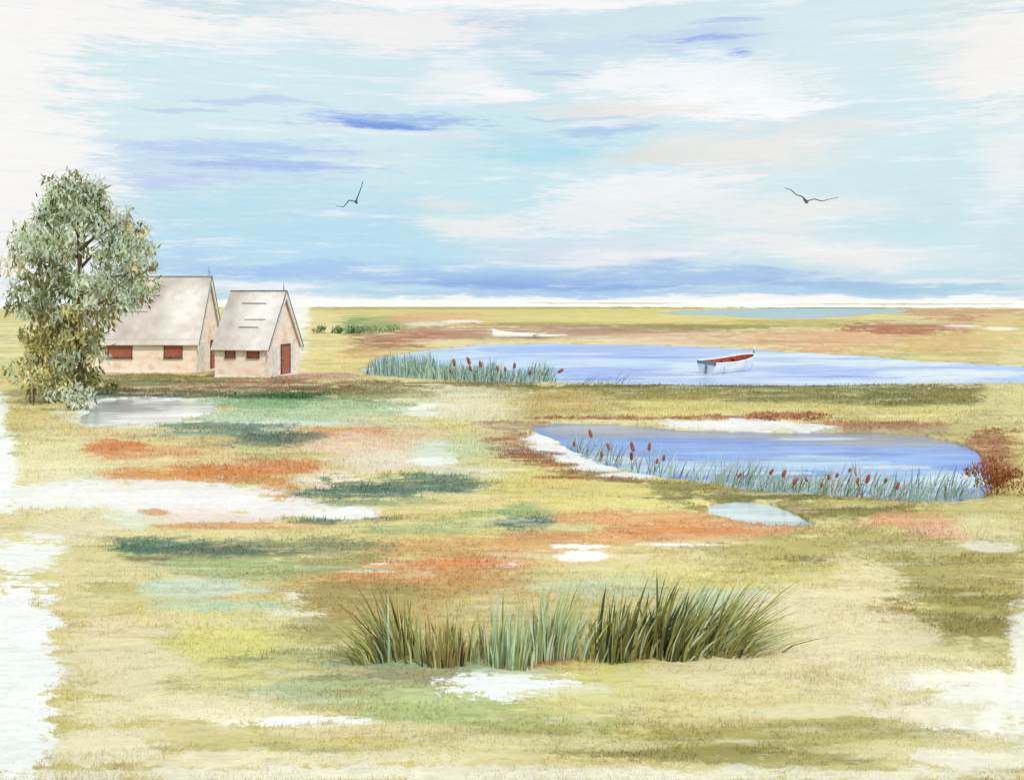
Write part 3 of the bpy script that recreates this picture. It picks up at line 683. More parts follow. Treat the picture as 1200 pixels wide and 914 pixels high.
def cover(x, y):
    """colour of the ground cover at world points"""
    yy = np.maximum(np.abs(y), .5)
    front = y > .5; tx = x/yy; ly = np.log(yy)
    c = np.zeros(x.shape+(3,))
    n1 = fbm(x*.05+3, y*.16, 31, 6); n2 = fbm(x*.11+9, y*.3, 41, 6)
    b = [np.array(k) for k in BASE]
    a = np.clip(n1*1.6+.5, 0, 1)[..., None]; e = np.clip(n2*1.8, 0, 1)[..., None]; f = np.clip(-n2*1.8, 0, 1)[..., None]
    c = b[0]*(1-a)+b[1]*a; c = c*(1-e)+b[2]*e; c = c*(1-f)+b[3]*f
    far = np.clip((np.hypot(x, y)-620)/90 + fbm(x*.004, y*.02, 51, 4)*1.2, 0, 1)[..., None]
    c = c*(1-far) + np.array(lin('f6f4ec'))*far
    c = paint(c, x, y, PATCH)
    # thin dry streaks of bleached stalks, olive moss and rusty sedge between the patches
    near = np.clip((300-np.hypot(x, y))/100, 0, 1)*front*.62*np.clip((.74-c.mean(-1))*6, 0, 1)
    for sd_, k1, k2, lo, gain, h in ((131, 11, 85, .16, .60, 'efe6c4'), (141, 9, 70, .20, .55, '8f8a4a'), (151, 13, 110, .30, .60, 'b98050'), (161, 16, 150, .27, .5, '6f7a52'), (171, 8, 120, .30, .6, 'd9e0cc')):
        k = (np.clip((fbm(tx*k1, ly*k2*.5, sd_, 6, .72)-lo)*5, 0, 1)*gain*near)[..., None]
        c = c*(1-k) + np.array(lin(h))*k
    c = c*.94 + c.mean(-1, keepdims=True)*.06
    return np.clip(c/LIT, 0, 1)*np.array([.97, .95, .93])*.86 + .02

def add_tint(me, cols):
    at = me.color_attributes.new('tint', 'FLOAT_COLOR', 'POINT')
    at.data.foreach_set('color', np.hstack([cols, np.ones((len(cols), 1))]).astype(np.float32).ravel())

def build_ground():
    th = np.concatenate([np.arange(-.60, .60, .00118), np.linspace(.60, 2*math.pi-.60, 70)[:-1]])
    py = np.concatenate([[.25, .5, .8], np.arange(1.1, 30, .7), np.arange(30, 625, 1.1)])
    r = 1152*EYE/py
    r = np.concatenate([[30000], r, [7.5, 6, 4.5, 3, 1.5, .6]])
    R, T = np.meshgrid(r, th, indexing='ij')
    X = R*np.sin(T); Y = R*np.cos(T)
    Z = height(X, Y)
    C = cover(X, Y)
    nr, ncl = R.shape
    # wet mud and dead reed litter along the water's edge
    bs = basin(X, Y, PONDS[:3]); wet = np.clip(1-np.abs(bs-.28)/.30, 0, 1)*np.clip(.75+fbm(X*.8, Y*1.2, 19, 4)*1.2, 0, 1)
    C = C*(1-wet[..., None]*.75) + np.array(lin('8d6a4c'))*wet[..., None]*.75
    v = np.stack([X.ravel(), Y.ravel(), Z.ravel()], 1)
    idx = np.arange(nr*ncl).reshape(nr, ncl)
    a = idx[:-1]; b_ = idx[1:]
    f = np.stack([a, np.roll(a, -1, 1), np.roll(b_, -1, 1), b_], -1).reshape(-1, 4)
    me = bpy.data.meshes.new('ground')
    nv = len(v)+1
    me.vertices.add(nv)
    me.vertices.foreach_set('co', np.vstack([v, [[0, 0, 0]]]).astype(np.float32).ravel())
    last = idx[-1]; tri = np.stack([last, np.roll(last, -1), np.full(ncl, nv-1)], 1)
    me.loops.add(f.size+tri.size)
    me.loops.foreach_set('vertex_index', np.concatenate([f.ravel(), tri.ravel()]).astype(np.int32))
    me.polygons.add(len(f)+len(tri))
    ls = np.concatenate([np.arange(len(f))*4, len(f)*4+np.arange(len(tri))*3]).astype(np.int32)
    me.polygons.foreach_set('loop_start', ls)
    me.polygons.foreach_set('loop_total', np.concatenate([np.full(len(f), 4), np.full(len(tri), 3)]).astype(np.int32))
    me.polygons.foreach_set('use_smooth', np.ones(len(ls), bool))
    me.update(calc_edges=True)
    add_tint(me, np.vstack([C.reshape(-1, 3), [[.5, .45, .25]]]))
    me.validate()
    o = obj('ground', me, ground_mat()); tag(o, kind='structure')
    if me.polygons[len(me.polygons)//2].normal.z < 0: me.flip_normals()
    return o
build_ground()

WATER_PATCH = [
(4.90, 35.25, 4.90, 0.0716, '8f9299', 0.80, 0.70),  # grey-brown far edge of near pond: bank reflection painted into the water tint
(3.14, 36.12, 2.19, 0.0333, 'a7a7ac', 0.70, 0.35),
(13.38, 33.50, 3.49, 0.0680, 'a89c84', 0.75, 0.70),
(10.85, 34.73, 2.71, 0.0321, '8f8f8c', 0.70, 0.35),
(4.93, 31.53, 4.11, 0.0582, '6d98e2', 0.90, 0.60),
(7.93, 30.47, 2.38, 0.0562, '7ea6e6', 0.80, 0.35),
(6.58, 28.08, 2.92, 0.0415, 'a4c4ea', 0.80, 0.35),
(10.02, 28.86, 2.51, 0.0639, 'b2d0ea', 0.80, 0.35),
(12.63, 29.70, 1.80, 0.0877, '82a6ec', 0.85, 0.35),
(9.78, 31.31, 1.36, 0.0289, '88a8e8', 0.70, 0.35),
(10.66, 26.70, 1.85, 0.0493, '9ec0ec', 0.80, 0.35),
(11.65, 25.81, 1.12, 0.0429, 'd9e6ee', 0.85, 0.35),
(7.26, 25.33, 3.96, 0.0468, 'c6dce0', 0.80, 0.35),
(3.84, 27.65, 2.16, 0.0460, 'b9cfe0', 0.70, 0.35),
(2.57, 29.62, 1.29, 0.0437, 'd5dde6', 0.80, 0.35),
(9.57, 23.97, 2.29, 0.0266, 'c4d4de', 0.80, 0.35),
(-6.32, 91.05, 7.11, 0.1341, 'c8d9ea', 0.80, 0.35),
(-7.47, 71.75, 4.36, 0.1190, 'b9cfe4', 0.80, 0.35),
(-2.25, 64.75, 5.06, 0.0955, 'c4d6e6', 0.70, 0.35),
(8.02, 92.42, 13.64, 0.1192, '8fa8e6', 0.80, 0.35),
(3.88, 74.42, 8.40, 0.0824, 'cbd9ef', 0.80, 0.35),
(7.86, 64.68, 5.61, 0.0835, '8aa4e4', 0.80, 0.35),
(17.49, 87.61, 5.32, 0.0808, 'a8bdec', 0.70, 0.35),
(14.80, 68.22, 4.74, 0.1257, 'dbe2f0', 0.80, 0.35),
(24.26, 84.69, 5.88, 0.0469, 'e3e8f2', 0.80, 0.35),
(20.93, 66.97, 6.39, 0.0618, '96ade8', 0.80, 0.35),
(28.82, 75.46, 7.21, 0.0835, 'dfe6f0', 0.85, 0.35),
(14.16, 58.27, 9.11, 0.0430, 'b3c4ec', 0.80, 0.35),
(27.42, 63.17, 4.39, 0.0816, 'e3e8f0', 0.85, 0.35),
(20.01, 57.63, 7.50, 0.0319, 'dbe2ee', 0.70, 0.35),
(-16.81, 43.04, 2.05, 0.0556, '5f6c70', 0.85, 0.60),  # dark strokes on the pool: the tree's reflection, painted into its tint
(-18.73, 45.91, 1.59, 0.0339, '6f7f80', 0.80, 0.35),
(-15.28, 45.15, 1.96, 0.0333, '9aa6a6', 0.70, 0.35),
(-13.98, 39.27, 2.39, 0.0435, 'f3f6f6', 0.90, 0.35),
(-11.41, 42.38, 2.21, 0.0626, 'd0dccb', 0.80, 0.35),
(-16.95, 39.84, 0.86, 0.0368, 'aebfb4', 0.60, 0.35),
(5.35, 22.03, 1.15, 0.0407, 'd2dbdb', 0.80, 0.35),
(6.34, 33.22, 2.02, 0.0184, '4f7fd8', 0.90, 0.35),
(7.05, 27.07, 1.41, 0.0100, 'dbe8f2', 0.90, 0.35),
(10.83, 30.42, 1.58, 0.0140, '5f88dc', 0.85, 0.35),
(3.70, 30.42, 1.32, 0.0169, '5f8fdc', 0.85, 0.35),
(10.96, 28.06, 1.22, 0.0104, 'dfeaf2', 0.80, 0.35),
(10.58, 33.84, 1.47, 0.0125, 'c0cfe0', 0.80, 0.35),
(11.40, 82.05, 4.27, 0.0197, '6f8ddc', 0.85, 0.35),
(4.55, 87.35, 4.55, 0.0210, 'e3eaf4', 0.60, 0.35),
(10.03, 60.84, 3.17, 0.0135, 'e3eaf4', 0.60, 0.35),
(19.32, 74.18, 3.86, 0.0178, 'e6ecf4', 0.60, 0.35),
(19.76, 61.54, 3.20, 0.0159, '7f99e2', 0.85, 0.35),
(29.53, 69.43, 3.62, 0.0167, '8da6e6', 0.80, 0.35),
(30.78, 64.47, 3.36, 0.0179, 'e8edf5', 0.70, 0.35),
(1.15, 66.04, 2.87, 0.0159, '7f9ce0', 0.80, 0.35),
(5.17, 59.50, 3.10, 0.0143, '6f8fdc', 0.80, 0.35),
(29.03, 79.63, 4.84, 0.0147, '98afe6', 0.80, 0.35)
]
POND_LOOK = [('5484e0', .16, .06, .10), ('a9bfec', .25, .10, .35), ('86aab4', .25, .07, 3.0), ('f2f5f4', .14, .012, .12), ('c4d0d0', .10, .01, .06)]
for (poly, sc), (base, rough, ripple, step), nm in zip(PONDS, POND_LOOK, ('pond_water', 'pond_water', 'creek_water', 'pool_water', 'pool_water')):
    p = np.array(poly); pad = sc*1.5
    nx = int((np.ptp(p[:, 0])+2*pad)/step); ny = int((np.ptp(p[:, 1])+2*pad)/step)
    gx, gy = np.meshgrid(p[:, 0].min()-pad+np.arange(nx+1)*step, p[:, 1].min()-pad+np.arange(ny+1)*step)
    inside = sdist(gx, gy, poly) > -sc*1.4
    cell = inside[:-1, :-1] & inside[1:, :-1] & inside[:-1, 1:] & inside[1:, 1:]
    idx = np.arange(gx.size).reshape(gx.shape)
    q = np.stack([idx[:-1, :-1][cell], idx[:-1, 1:][cell], idx[1:, 1:][cell], idx[1:, :-1][cell]], 1)
    used, inv = np.unique(q, return_inverse=True); inv = inv.reshape(q.shape)
    x, y = gx.ravel()[used], gy.ravel()[used]
    me = bpy.data.meshes.new(nm); me.from_pydata(np.stack([x, y, np.full(len(x), WATER_Z)], 1).tolist(), [], inv.tolist())
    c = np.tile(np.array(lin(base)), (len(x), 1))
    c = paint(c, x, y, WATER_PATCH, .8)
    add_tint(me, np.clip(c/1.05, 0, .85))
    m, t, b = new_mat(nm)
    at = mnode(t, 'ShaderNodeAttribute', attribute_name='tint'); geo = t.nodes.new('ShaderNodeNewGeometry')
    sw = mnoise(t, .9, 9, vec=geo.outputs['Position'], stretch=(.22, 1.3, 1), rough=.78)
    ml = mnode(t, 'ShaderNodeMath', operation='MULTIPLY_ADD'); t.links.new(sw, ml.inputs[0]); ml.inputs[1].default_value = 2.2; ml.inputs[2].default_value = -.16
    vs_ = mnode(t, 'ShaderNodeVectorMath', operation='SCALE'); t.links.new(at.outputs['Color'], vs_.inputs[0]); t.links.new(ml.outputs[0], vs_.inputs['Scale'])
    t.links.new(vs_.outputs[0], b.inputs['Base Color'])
    b.inputs['Roughness'].default_value = rough; b.inputs['IOR'].default_value = 1.33; b.inputs['Specular IOR Level'].default_value = .36
    bn = t.nodes.new('ShaderNodeBump'); bn.inputs['Strength'].default_value = 1; bn.inputs['Distance'].default_value = ripple
    t.links.new(mnoise(t, 1.8, 6, vec=geo.outputs['Position'], stretch=(.45, 1.2, 1)), bn.inputs['Height']); t.links.new(bn.outputs[0], b.inputs['Normal'])
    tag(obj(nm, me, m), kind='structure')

# ------------------------------------------------------------------ blades: many thin leaves in one mesh
def blades(name, base, length, width, lean, cols, mat=FOL, parent=None, curl=.5, face=None):
    """base (n,3), length (n), width (n), lean (n,2) horizontal tip offset as a share of length"""
    n = len(base)
    ang = rng.uniform(-.9, .9, n) if face is None else face
    sx = np.cos(ang)*width/2; sy = np.sin(ang)*width/2
    side = np.stack([sx, sy, np.zeros(n)], 1)
    ln = np.clip(np.hypot(lean[:, 0], lean[:, 1]), 0, .97)
    up = np.sqrt(1-ln**2)
    def at(t):
        k = t**(1+curl)
        return base + np.stack([lean[:, 0]*length*k, lean[:, 1]*length*k, length*(t*up + (t-k)*.15)], 1)
    p0, p1, p2, p3 = at(0.), at(.4), at(.75), at(1.)
    v = np.stack([p0-side*.7, p0+side*.7, p1-side, p1+side, p2-side*.62, p2+side*.62, p3], 1).reshape(-1, 3)
    i = (np.arange(n)*7)[:, None]
    q = np.concatenate([i+[0, 1, 3, 2], i+[2, 3, 5, 4]], 1).reshape(-1, 4)
    tr = (i+[4, 5, 6]).reshape(-1, 3)
    me = bpy.data.meshes.new(name)
    me.vertices.add(len(v)); me.vertices.foreach_set('co', v.astype(np.float32).ravel())
    me.loops.add(q.size+tr.size); me.loops.foreach_set('vertex_index', np.concatenate([q.ravel(), tr.ravel()]).astype(np.int32))
    me.polygons.add(len(q)+len(tr))
    me.polygons.foreach_set('loop_start', np.concatenate([np.arange(len(q))*4, len(q)*4+np.arange(len(tr))*3]).astype(np.int32))
    me.polygons.foreach_set('loop_total', np.concatenate([np.full(len(q), 4), np.full(len(tr), 3)]).astype(np.int32))
    me.update(calc_edges=True)
    add_tint(me, np.repeat(cols, 7, 0))
    return obj(name, me, mat, parent)

def pick(palette, n, jit=.12, gain=1.15):
    """palette: [(hex, weight)]"""
    wts = np.array([p[1] for p in palette], float); wts /= wts.sum()
    k = rng.choice(len(palette), n, p=wts)
    c = np.array([lin(p[0]) for p in palette])[k]
    return np.clip(c*rng.uniform(1-jit, 1+jit, (n, 1))*gain, 0, .82)

# ------------------------------------------------------------------ cottages
WALL = surf('plaster_wall', [(.30, 'e2bd9e'), (.42, 'f8dcc6'), (.56, 'fdeee2'), (.72, 'ecc4a6')], scale=.9, stretch=(1, 1, 1.8), bump=.2, bscale=18)
ROOF = surf('weathered_roof', [(.33, 'b5a9a1'), (.45, 'd3c8c0'), (.55, 'eae2dc'), (.70, 'cfc2ba')], scale=.22, bump=0)
def roof_lines(m, scale):
    t = m.node_tree; b = t.nodes['Principled BSDF']
    wv = t.nodes.new('ShaderNodeTexWave'); wv.wave_type = 'BANDS'; wv.bands_direction = 'Z'; wv.wave_profile = 'SAW'
    wv.inputs['Scale'].default_value = scale; wv.inputs['Distortion'].default_value = .4; wv.inputs['Detail'].default_value = 3
    t.links.new(t.nodes.new('ShaderNodeTexCoord').outputs['Object'], wv.inputs['Vector'])
    bn = t.nodes.new('ShaderNodeBump'); bn.inputs['Strength'].default_value = .35; bn.inputs['Distance'].default_value = .03
    t.links.new(wv.outputs['Fac'], bn.inputs['Height']); t.links.new(bn.outputs[0], b.inputs['Normal'])
roof_lines(ROOF, 1.6)
TRIM = surf('pale_trim', [(.35, 'cfcac4'), (.6, 'f0ece6')], scale=3, bump=.15)
DARK = surf('dark_edge', [(.35, '5a5a60'), (.65, '8a8684')], scale=4, bump=.1)
REDW = surf('rust_red_paint', [(.3, '8f5040'), (.5, 'b56f58'), (.7, 'a25f4c')], scale=3, stretch=(4, 4, 1), bump=.3)
PINK = surf('eave_board', [(.35, 'a87a68'), (.6, 'd9b8a4')], scale=2, stretch=(.5, 1, 1), bump=.1)
IRON = surf('blue_grey_post', [(.35, '7f90b8'), (.65, 'b4bfd8')], scale=5, bump=.1)

def box(bm, x0, x1, y0, y1, z0, z1, bev=0):
    vs = [bm.verts.new(p) for p in ((x0, y0, z0), (x1, y0, z0), (x1, y1, z0), (x0, y1, z0), (x0, y0, z1), (x1, y0, z1), (x1, y1, z1), (x0, y1, z1))]
    fs = [bm.faces.new([vs[i] for i in q]) for q in ((0, 3, 2, 1), (4, 5, 6, 7), (0, 1, 5, 4), (1, 2, 6, 5), (2, 3, 7, 6), (3, 0, 4, 7))]
    if bev:
        es = list({e for f in fs for e in f.edges})
        bmesh.ops.bevel(bm, geom=es, offset=bev, segments=1, affect='EDGES')
    return fs
def bx(name, mat, parent, *a, bev=0):
    bm = bmesh.new(); box(bm, *a, bev=bev); return obj(name, bm, mat, parent)
def slab(bm, quad, th):
    """a plate under a quad of four points"""
    q = [Vector(p) for p in quad]
    n = (q[1]-q[0]).cross(q[3]-q[0]).normalized()
    if n.z < 0: n = -n
    a = [bm.verts.new(p) for p in q]; b = [bm.verts.new(p-n*th) for p in q]
    fs = [bm.faces.new(a), bm.faces.new(b[::-1])]
    for i in range(4): fs.append(bm.faces.new((a[i], b[i], b[(i+1) % 4], a[(i+1) % 4])))
    bmesh.ops.recalc_face_normals(bm, faces=fs)

def cottage(label, loc, rz, Lh, W, eave, ridge, wins, door, panels, post):
    h = empty('cottage', (loc[0], loc[1], -.05), rz)
    tag(h, label, 'cottage', 'cottages beside the tree')
    # body: walls with both gables, x from -Lh to 0, y from 0 to W
    bm = bmesh.new()
    pr = [(0, 0), (W, 0), (W, eave), (W/2, ridge-.12), (0, eave)]
    A = [bm.verts.new((0, y, z)) for y, z in pr]; B = [bm.verts.new((-Lh, y, z)) for y, z in pr]
    bm.faces.new(A); bm.faces.new(B[::-1])
    for i in range(5): bm.faces.new((A[i], B[i], B[(i+1) % 5], A[(i+1) % 5]))
    bmesh.ops.recalc_face_normals(bm, faces=bm.faces)
    obj('wall', bm, WALL, h)
    # roof
    oe, orr = .28, .16
    sl = (ridge-eave)/(W/2)
    bm = bmesh.new()
    x0, x1 = -Lh-orr, orr
    for s in (0, 1):
        y_e = -oe if s == 0 else W+oe
        z_e = eave-sl*oe+.05
        slab(bm, [(x0, y_e, z_e), (x1, y_e, z_e), (x1, W/2, ridge+.05), (x0, W/2, ridge+.05)], .1)
    rf = obj('roof', bm, ROOF, h)
    bm = bmesh.new(); box(bm, x0-.02, x1+.02, W/2-.06, W/2+.06, ridge+.0, ridge+.085, .01); obj('ridge_cap', bm, DARK, rf)
    # board under the front eave
    bx('eave_board', PINK, rf, x0+.02, x1-.04, -.075, -.02, eave-.24, eave-.04)
    # a few raised battens lying on the front slope
    nrm = Vector((0, -sl, 1)).normalized()
    for (u0, u1, f) in post['battens']:
        y = W/2*f; z = eave+sl*y+.05
        bm = bmesh.new(); box(bm, -u1, -u0, -.025, .025, 0, .035, .005)
        bt = obj('batten', bm, DARK, rf); bt.location = (0, y, z); bt.rotation_euler = (math.atan(sl), random.uniform(-.012, .02), 0)
    # barge boards on the right gable: pale with a dark edge
    for s in (0, 1):
        y_e = -oe if s == 0 else W+oe
        bm = bmesh.new()
        dz = .30
        v = [(y_e, eave-sl*oe), (W/2, ridge), (W/2, ridge-dz*1.5), (y_e, eave-sl*oe-dz)]
        a = [bm.verts.new((x1-.03, y, z)) for y, z in v]; b = [bm.verts.new((x1+.03, y, z)) for y, z in v]
        bm.faces.new(a); bm.faces.new(b[::-1])
        for i in range(4): bm.faces.new((a[i], b[i], b[(i+1) % 4], a[(i+1) % 4]))
        bmesh.ops.recalc_face_normals(bm, faces=bm.faces)
        obj('barge_board', bm, TRIM, rf)
        bm = bmesh.new()
        v = [(y_e, eave-sl*oe+.06), (W/2, ridge+.11), (W/2, ridge+.035), (y_e, eave-sl*oe-.02)]
        a = [bm.verts.new((x1+.031, y, z)) for y, z in v]; b = [bm.verts.new((x1+.07, y, z)) for y, z in v]
        bm.faces.new(a); bm.faces.new(b[::-1])
        for i in range(4): bm.faces.new((a[i], b[i], b[(i+1) % 4], a[(i+1) % 4]))
        bmesh.ops.recalc_face_normals(bm, faces=bm.faces)
        obj('edge_strip', bm, DARK, rf)
    # gable finial
    bm = bmesh.new(); pw = post['w']
    box(bm, -pw, pw, W/2-pw, W/2+pw, ridge, ridge+post['h'], .01)
    box(bm, -pw*.5, pw*.5, W/2-pw*.5, W/2+pw*.5, ridge+post['h'], ridge+post['h']+.25, .01)
    obj('finial', bm, IRON, rf)
    # corner boards
    for (a, b, c, d) in ((-.10, .025, -.025, .10), (-.06, .025, W-.16, W+.02)):
        bx('corner_board', TRIM, h, a, b, c, d, 0, eave-.06, bev=.005)
    bx('foundation', TRIM, h, -Lh-.03, -.105, -.05, -.002, -.1, .12)
    # windows on the front wall: closed rust red shutters in dark frames
    for (s0, s1, z0, z1) in wins:
        wn = empty('window', (-(s0+s1)/2, -.002, z0)); wn.parent = h
        hw = (s1-s0)/2; hh = z1-z0
        for sg in (-1, 1):
            bm = bmesh.new(); xa = sorted((sg*.012, sg*(hw-.055)))
            box(bm, xa[0], xa[1], -.035, 0, .055, hh-.055, .004)
            for k in range(6):
                zz = .085+k*(hh-.16)/6; box(bm, xa[0]+.04, xa[1]-.04, -.05, -.034, zz, zz+(hh-.16)/6*.6)
            obj('shutter', bm, REDW, wn)
        bm = bmesh.new(); t_ = .055
        box(bm, -hw, -hw+t_, -.065, 0, 0, hh); box(bm, hw-t_, hw, -.065, 0, 0, hh)
        box(bm, -hw+t_, hw-t_, -.065, 0, hh-t_, hh); box(bm, -hw-.04, hw+.04, -.10, 0, -.05, -.001)
        box(bm, -hw+t_, hw-t_, -.065, 0, 0, t_)
        obj('frame', bm, FRAME, wn)
    # door in the right gable
    t0, t1, zt = door
    dr = empty('door', (0.002, (t0+t1)/2, 0)); dr.parent = h; hw = (t1-t0)/2
    bm = bmesh.new(); box(bm, 0, .045, -hw+.08, hw-.08, .04, zt-.08, .004)
    for k in range(4):
        yy = -hw+.14+k*(2*hw-.28)/4; box(bm, .044, .06, yy, yy+(2*hw-.28)/4-.04, .22, zt-.16)
    obj('door_panel', bm, REDW, dr)
    bm = bmesh.new()
    box(bm, 0, .09, -hw, -hw+.08, 0, zt); box(bm, 0, .09, hw-.08, hw, 0, zt); box(bm, 0, .09, -hw+.08, hw-.08, zt-.08, zt)
    obj('frame', bm, FRAME, dr)
    bm = bmesh.new(); bmesh.ops.create_uvsphere(bm, u_segments=8, v_segments=6, radius=.045, matrix=Matrix.Translation((.09, -hw+.2, 1.0))); obj('handle', bm, DARK, dr)
    bx('doorstep', TRIM, h, .03, .5, t0-.1, t1+.1, -.05, .10, bev=.02)
    for (a, b, z) in panels:
        bx('side_panel', TRIM, h, .002, .03, a, b, .05, z, bev=.004)
    return h
FRAME = surf('dark_frame', [(.35, '4a3c3c'), (.65, '7d5f58')], scale=6, bump=.1)
cottage('larger cottage with long grey roof, nearest the tree', (-20.40, 63.70), 0, 8.6, 5.0, 2.27, 6.30,
        [(.95, 2.15, 1.02, 1.88), (4.2, 5.8, 1.02, 1.88)], (2.75, 4.15, 2.05), [(.5, 1.6, 2.0)],
        dict(w=.07, h=.45, battens=[(3.0, 4.9, .68), (3.6, 5.6, .42)]))
cottage('smaller cottage with two little square windows, right of the larger one', (-14.82, 59.50), math.radians(-10), 3.4, 5.0, 2.05, 5.30,
        [(.5, 1.3, 1.28, 1.86), (2.05, 2.72, 1.28, 1.86)], (2.0, 3.4, 2.0), [(.55, 1.6, 1.95), (3.6, 4.3, 1.95)],
        dict(w=.04, h=.3, battens=[(.9, 2.5, .75), (.6, 2.0, .45), (.9, 2.2, .30)]))

# ------------------------------------------------------------------ tubes
def tube(bm, pts, rad, seg=8):
    rings = []
    pts = [Vector(p) for p in pts]
    for i, p in enumerate(pts):
        d = (pts[min(i+1, len(pts)-1)]-pts[max(i-1, 0)]).normalized()
        a = d.orthogonal().normalized() if i == 0 else (prev - d*prev.dot(d)).normalized()
        prev = a; b = d.cross(a)
        rings.append([bm.verts.new(p+(a*math.cos(t)+b*math.sin(t))*rad[i]) for t in [2*math.pi*k/seg for k in range(seg)]])
    for r0, r1 in zip(rings, rings[1:]):
        for k in range(seg): bm.faces.new((r0[k], r0[(k+1) % seg], r1[(k+1) % seg], r1[k]))
    bm.faces.new(rings[0][::-1]); bm.faces.new(rings[-1])

# ------------------------------------------------------------------ tree and bushes: leaf clumps
BARK = surf('bark', [(.35, '4a3f30'), (.65, '85745a')], scale=5, stretch=(2, 2, .5), bump=.8, bscale=14)
def leaf_cloud(name, clumps, per, size, palettes, parent=None, droop=.5):
    """clumps: (x, y, z, r, palette index)"""
    B, Ln, Wd, Le, Cc, Fa = [], [], [], [], [], []
    for (x, y, z, r, k) in clumps:
        n = int(per*r*r)
        d = rng.normal(size=(n, 3)); d /= np.linalg.norm(d, axis=1)[:, None]
        rr = r*rng.uniform(.35, 1.0, n)**.6*rng.choice([1, 1, 1, 1.25], n)
        p = np.array([x, y, z]) + d*rr[:, None]*np.array([1, .9, .72])
        B.append(p); Ln.append(rng.uniform(.5, 1.5, n)*size); Wd.append(rng.uniform(.22, .5, n)*size)
        le = rng.normal(size=(n, 2))*.45 + d[:, :2]*.55; Le.append(le)
        # one hue for most of a clump, others mixed in: gives patches of light and dark leaves
        wt = np.array([q[1] for q in palettes[k]], float); main = palettes[k][rng.choice(len(wt), p=wt/wt.sum())][0]
        c = pick(palettes[k], n, .22, 1.6); mm = rng.random(n) < .45
        c[mm] = np.array(lin(main))*1.5*rng.uniform(.85, 1.15, (mm.sum(), 1)); Cc.append(c)
        Fa.append(rng.uniform(-1.2, 1.2, n))
    B = np.vstack(B); Ln = np.concatenate(Ln); sg = np.where(rng.random(len(Ln)) < droop, -1, 1)
    o = blades(name, B, Ln, np.concatenate(Wd), np.clip(np.vstack(Le), -.9, .9), np.vstack(Cc), parent=parent, face=np.concatenate(Fa))
    # drooping leaves: mirror the blade below its base
    me = o.data; v = np.empty(len(me.vertices)*3, np.float32); me.vertices.foreach_get('co', v); v = v.reshape(-1, 7, 3)
    bz = B[:, 2][:, None]; v[..., 2] = bz + (v[..., 2]-bz)*sg[:, None]
    me.vertices.foreach_set('co', v.ravel()); me.update()
    return o
SAGE = [('b6c0ae', 40), ('ccd3c4', 24), ('98a48c', 12), ('6f6c44', 12), ('cdbe94', 5), ('465a40', 5), ('8a8058', 4)]
OLIV = [('7d764a', 32), ('666240', 18), ('b2bfa6', 24), ('8f8656', 14), ('3c5634', 7)]
OCHR = [('d2c48c', 32), ('b8a66e', 20), ('867c4c', 20), ('b2bfa6', 20), ('566238', 8)]
def tree():
    bx_, by_ = (-20.23, 45.88)
    t = empty('broadleaf_tree', (bx_, by_, -.03))
    tag(t, 'tall bushy tree with sage green and olive leaves in front of the cottages', 'tree')
    bm = bmesh.new()
    tube(bm, [(0, 0, -.2), (.05, 0, .6), (.15, .1, 1.8), (-.05, .1, 3.2), (.1, 0, 5.0), (.0, 0, 7.6), (-.1, 0, 9.3)], [.34, .24, .2, .17, .13, .07, .02], 10)
    tr = obj('trunk', bm, BARK, t)
    limbs = []
    for k in range(15):
        a = k*2.4; z = 1.6+k*.42; ln = 2.5-abs(z-5)*.22
        e = Vector((math.cos(a)*ln, math.sin(a)*ln*.9, z+1.1)); s = Vector((.05, .05, z))
        m = (s+e)/2+Vector((0, 0, .25))
        bm = bmesh.new(); tube(bm, [s, m, e], [.09, .05, .015], 6); obj('branch', bm, BARK, t)
    cl = []
    # crown envelope: half width by height, a little lopsided
    prof = [(0.6, .9), (1.3, 1.2), (2.2, 1.5), (3.1, 1.7), (4.0, 2.1), (4.9, 2.8), (5.8, 3.1), (6.7, 3.1), (7.6, 2.7), (8.5, 2.1), (9.3, 1.5), (9.9, .9)]
    for z, hw in prof:
        n = int(5+hw*7.5)
        for i in range(n):
            a = random.uniform(0, 2*math.pi); q = math.sqrt(random.uniform(.08, 1)); q *= random.choice([1, 1, 1, 1.13])
            x = math.cos(a)*hw*q*1.08; y = math.sin(a)*hw*.85*q
            r = random.uniform(.34, .74)
            if z > 4.2: k = 0 if random.random() < .78 else (1 if random.random() < .85 else 2)
            else: k = 2 if random.random() < .5 else (1 if random.random() < .55 else 0)
            cl.append((x-.1-max(0, 4.6-z)*.20, y, z+random.uniform(-.45, .45), r, k))
    # sprigs standing out of the outline
    for (x, z, r) in ((2.6, 9.0, .3), (3.3, 8.3, .34), (3.0, 8.0, .3), (3.9, 6.3, .26), (4.4, 5.6, .22), (3.5, 7.2, .3), (1.3, 9.9, .3), (-1.6, 10.5, .3), (3.4, 4.9, .3), (-3.3, 7.4, .3), (-3.2, 5.2, .3)):
        cl.append((x*.88, random.uniform(-.5, .5), z-.1, r, 1))
    leaf_cloud('crown', cl, 230, .28, [SAGE, OLIV, OCHR], parent=t, droop=.62)
tree()

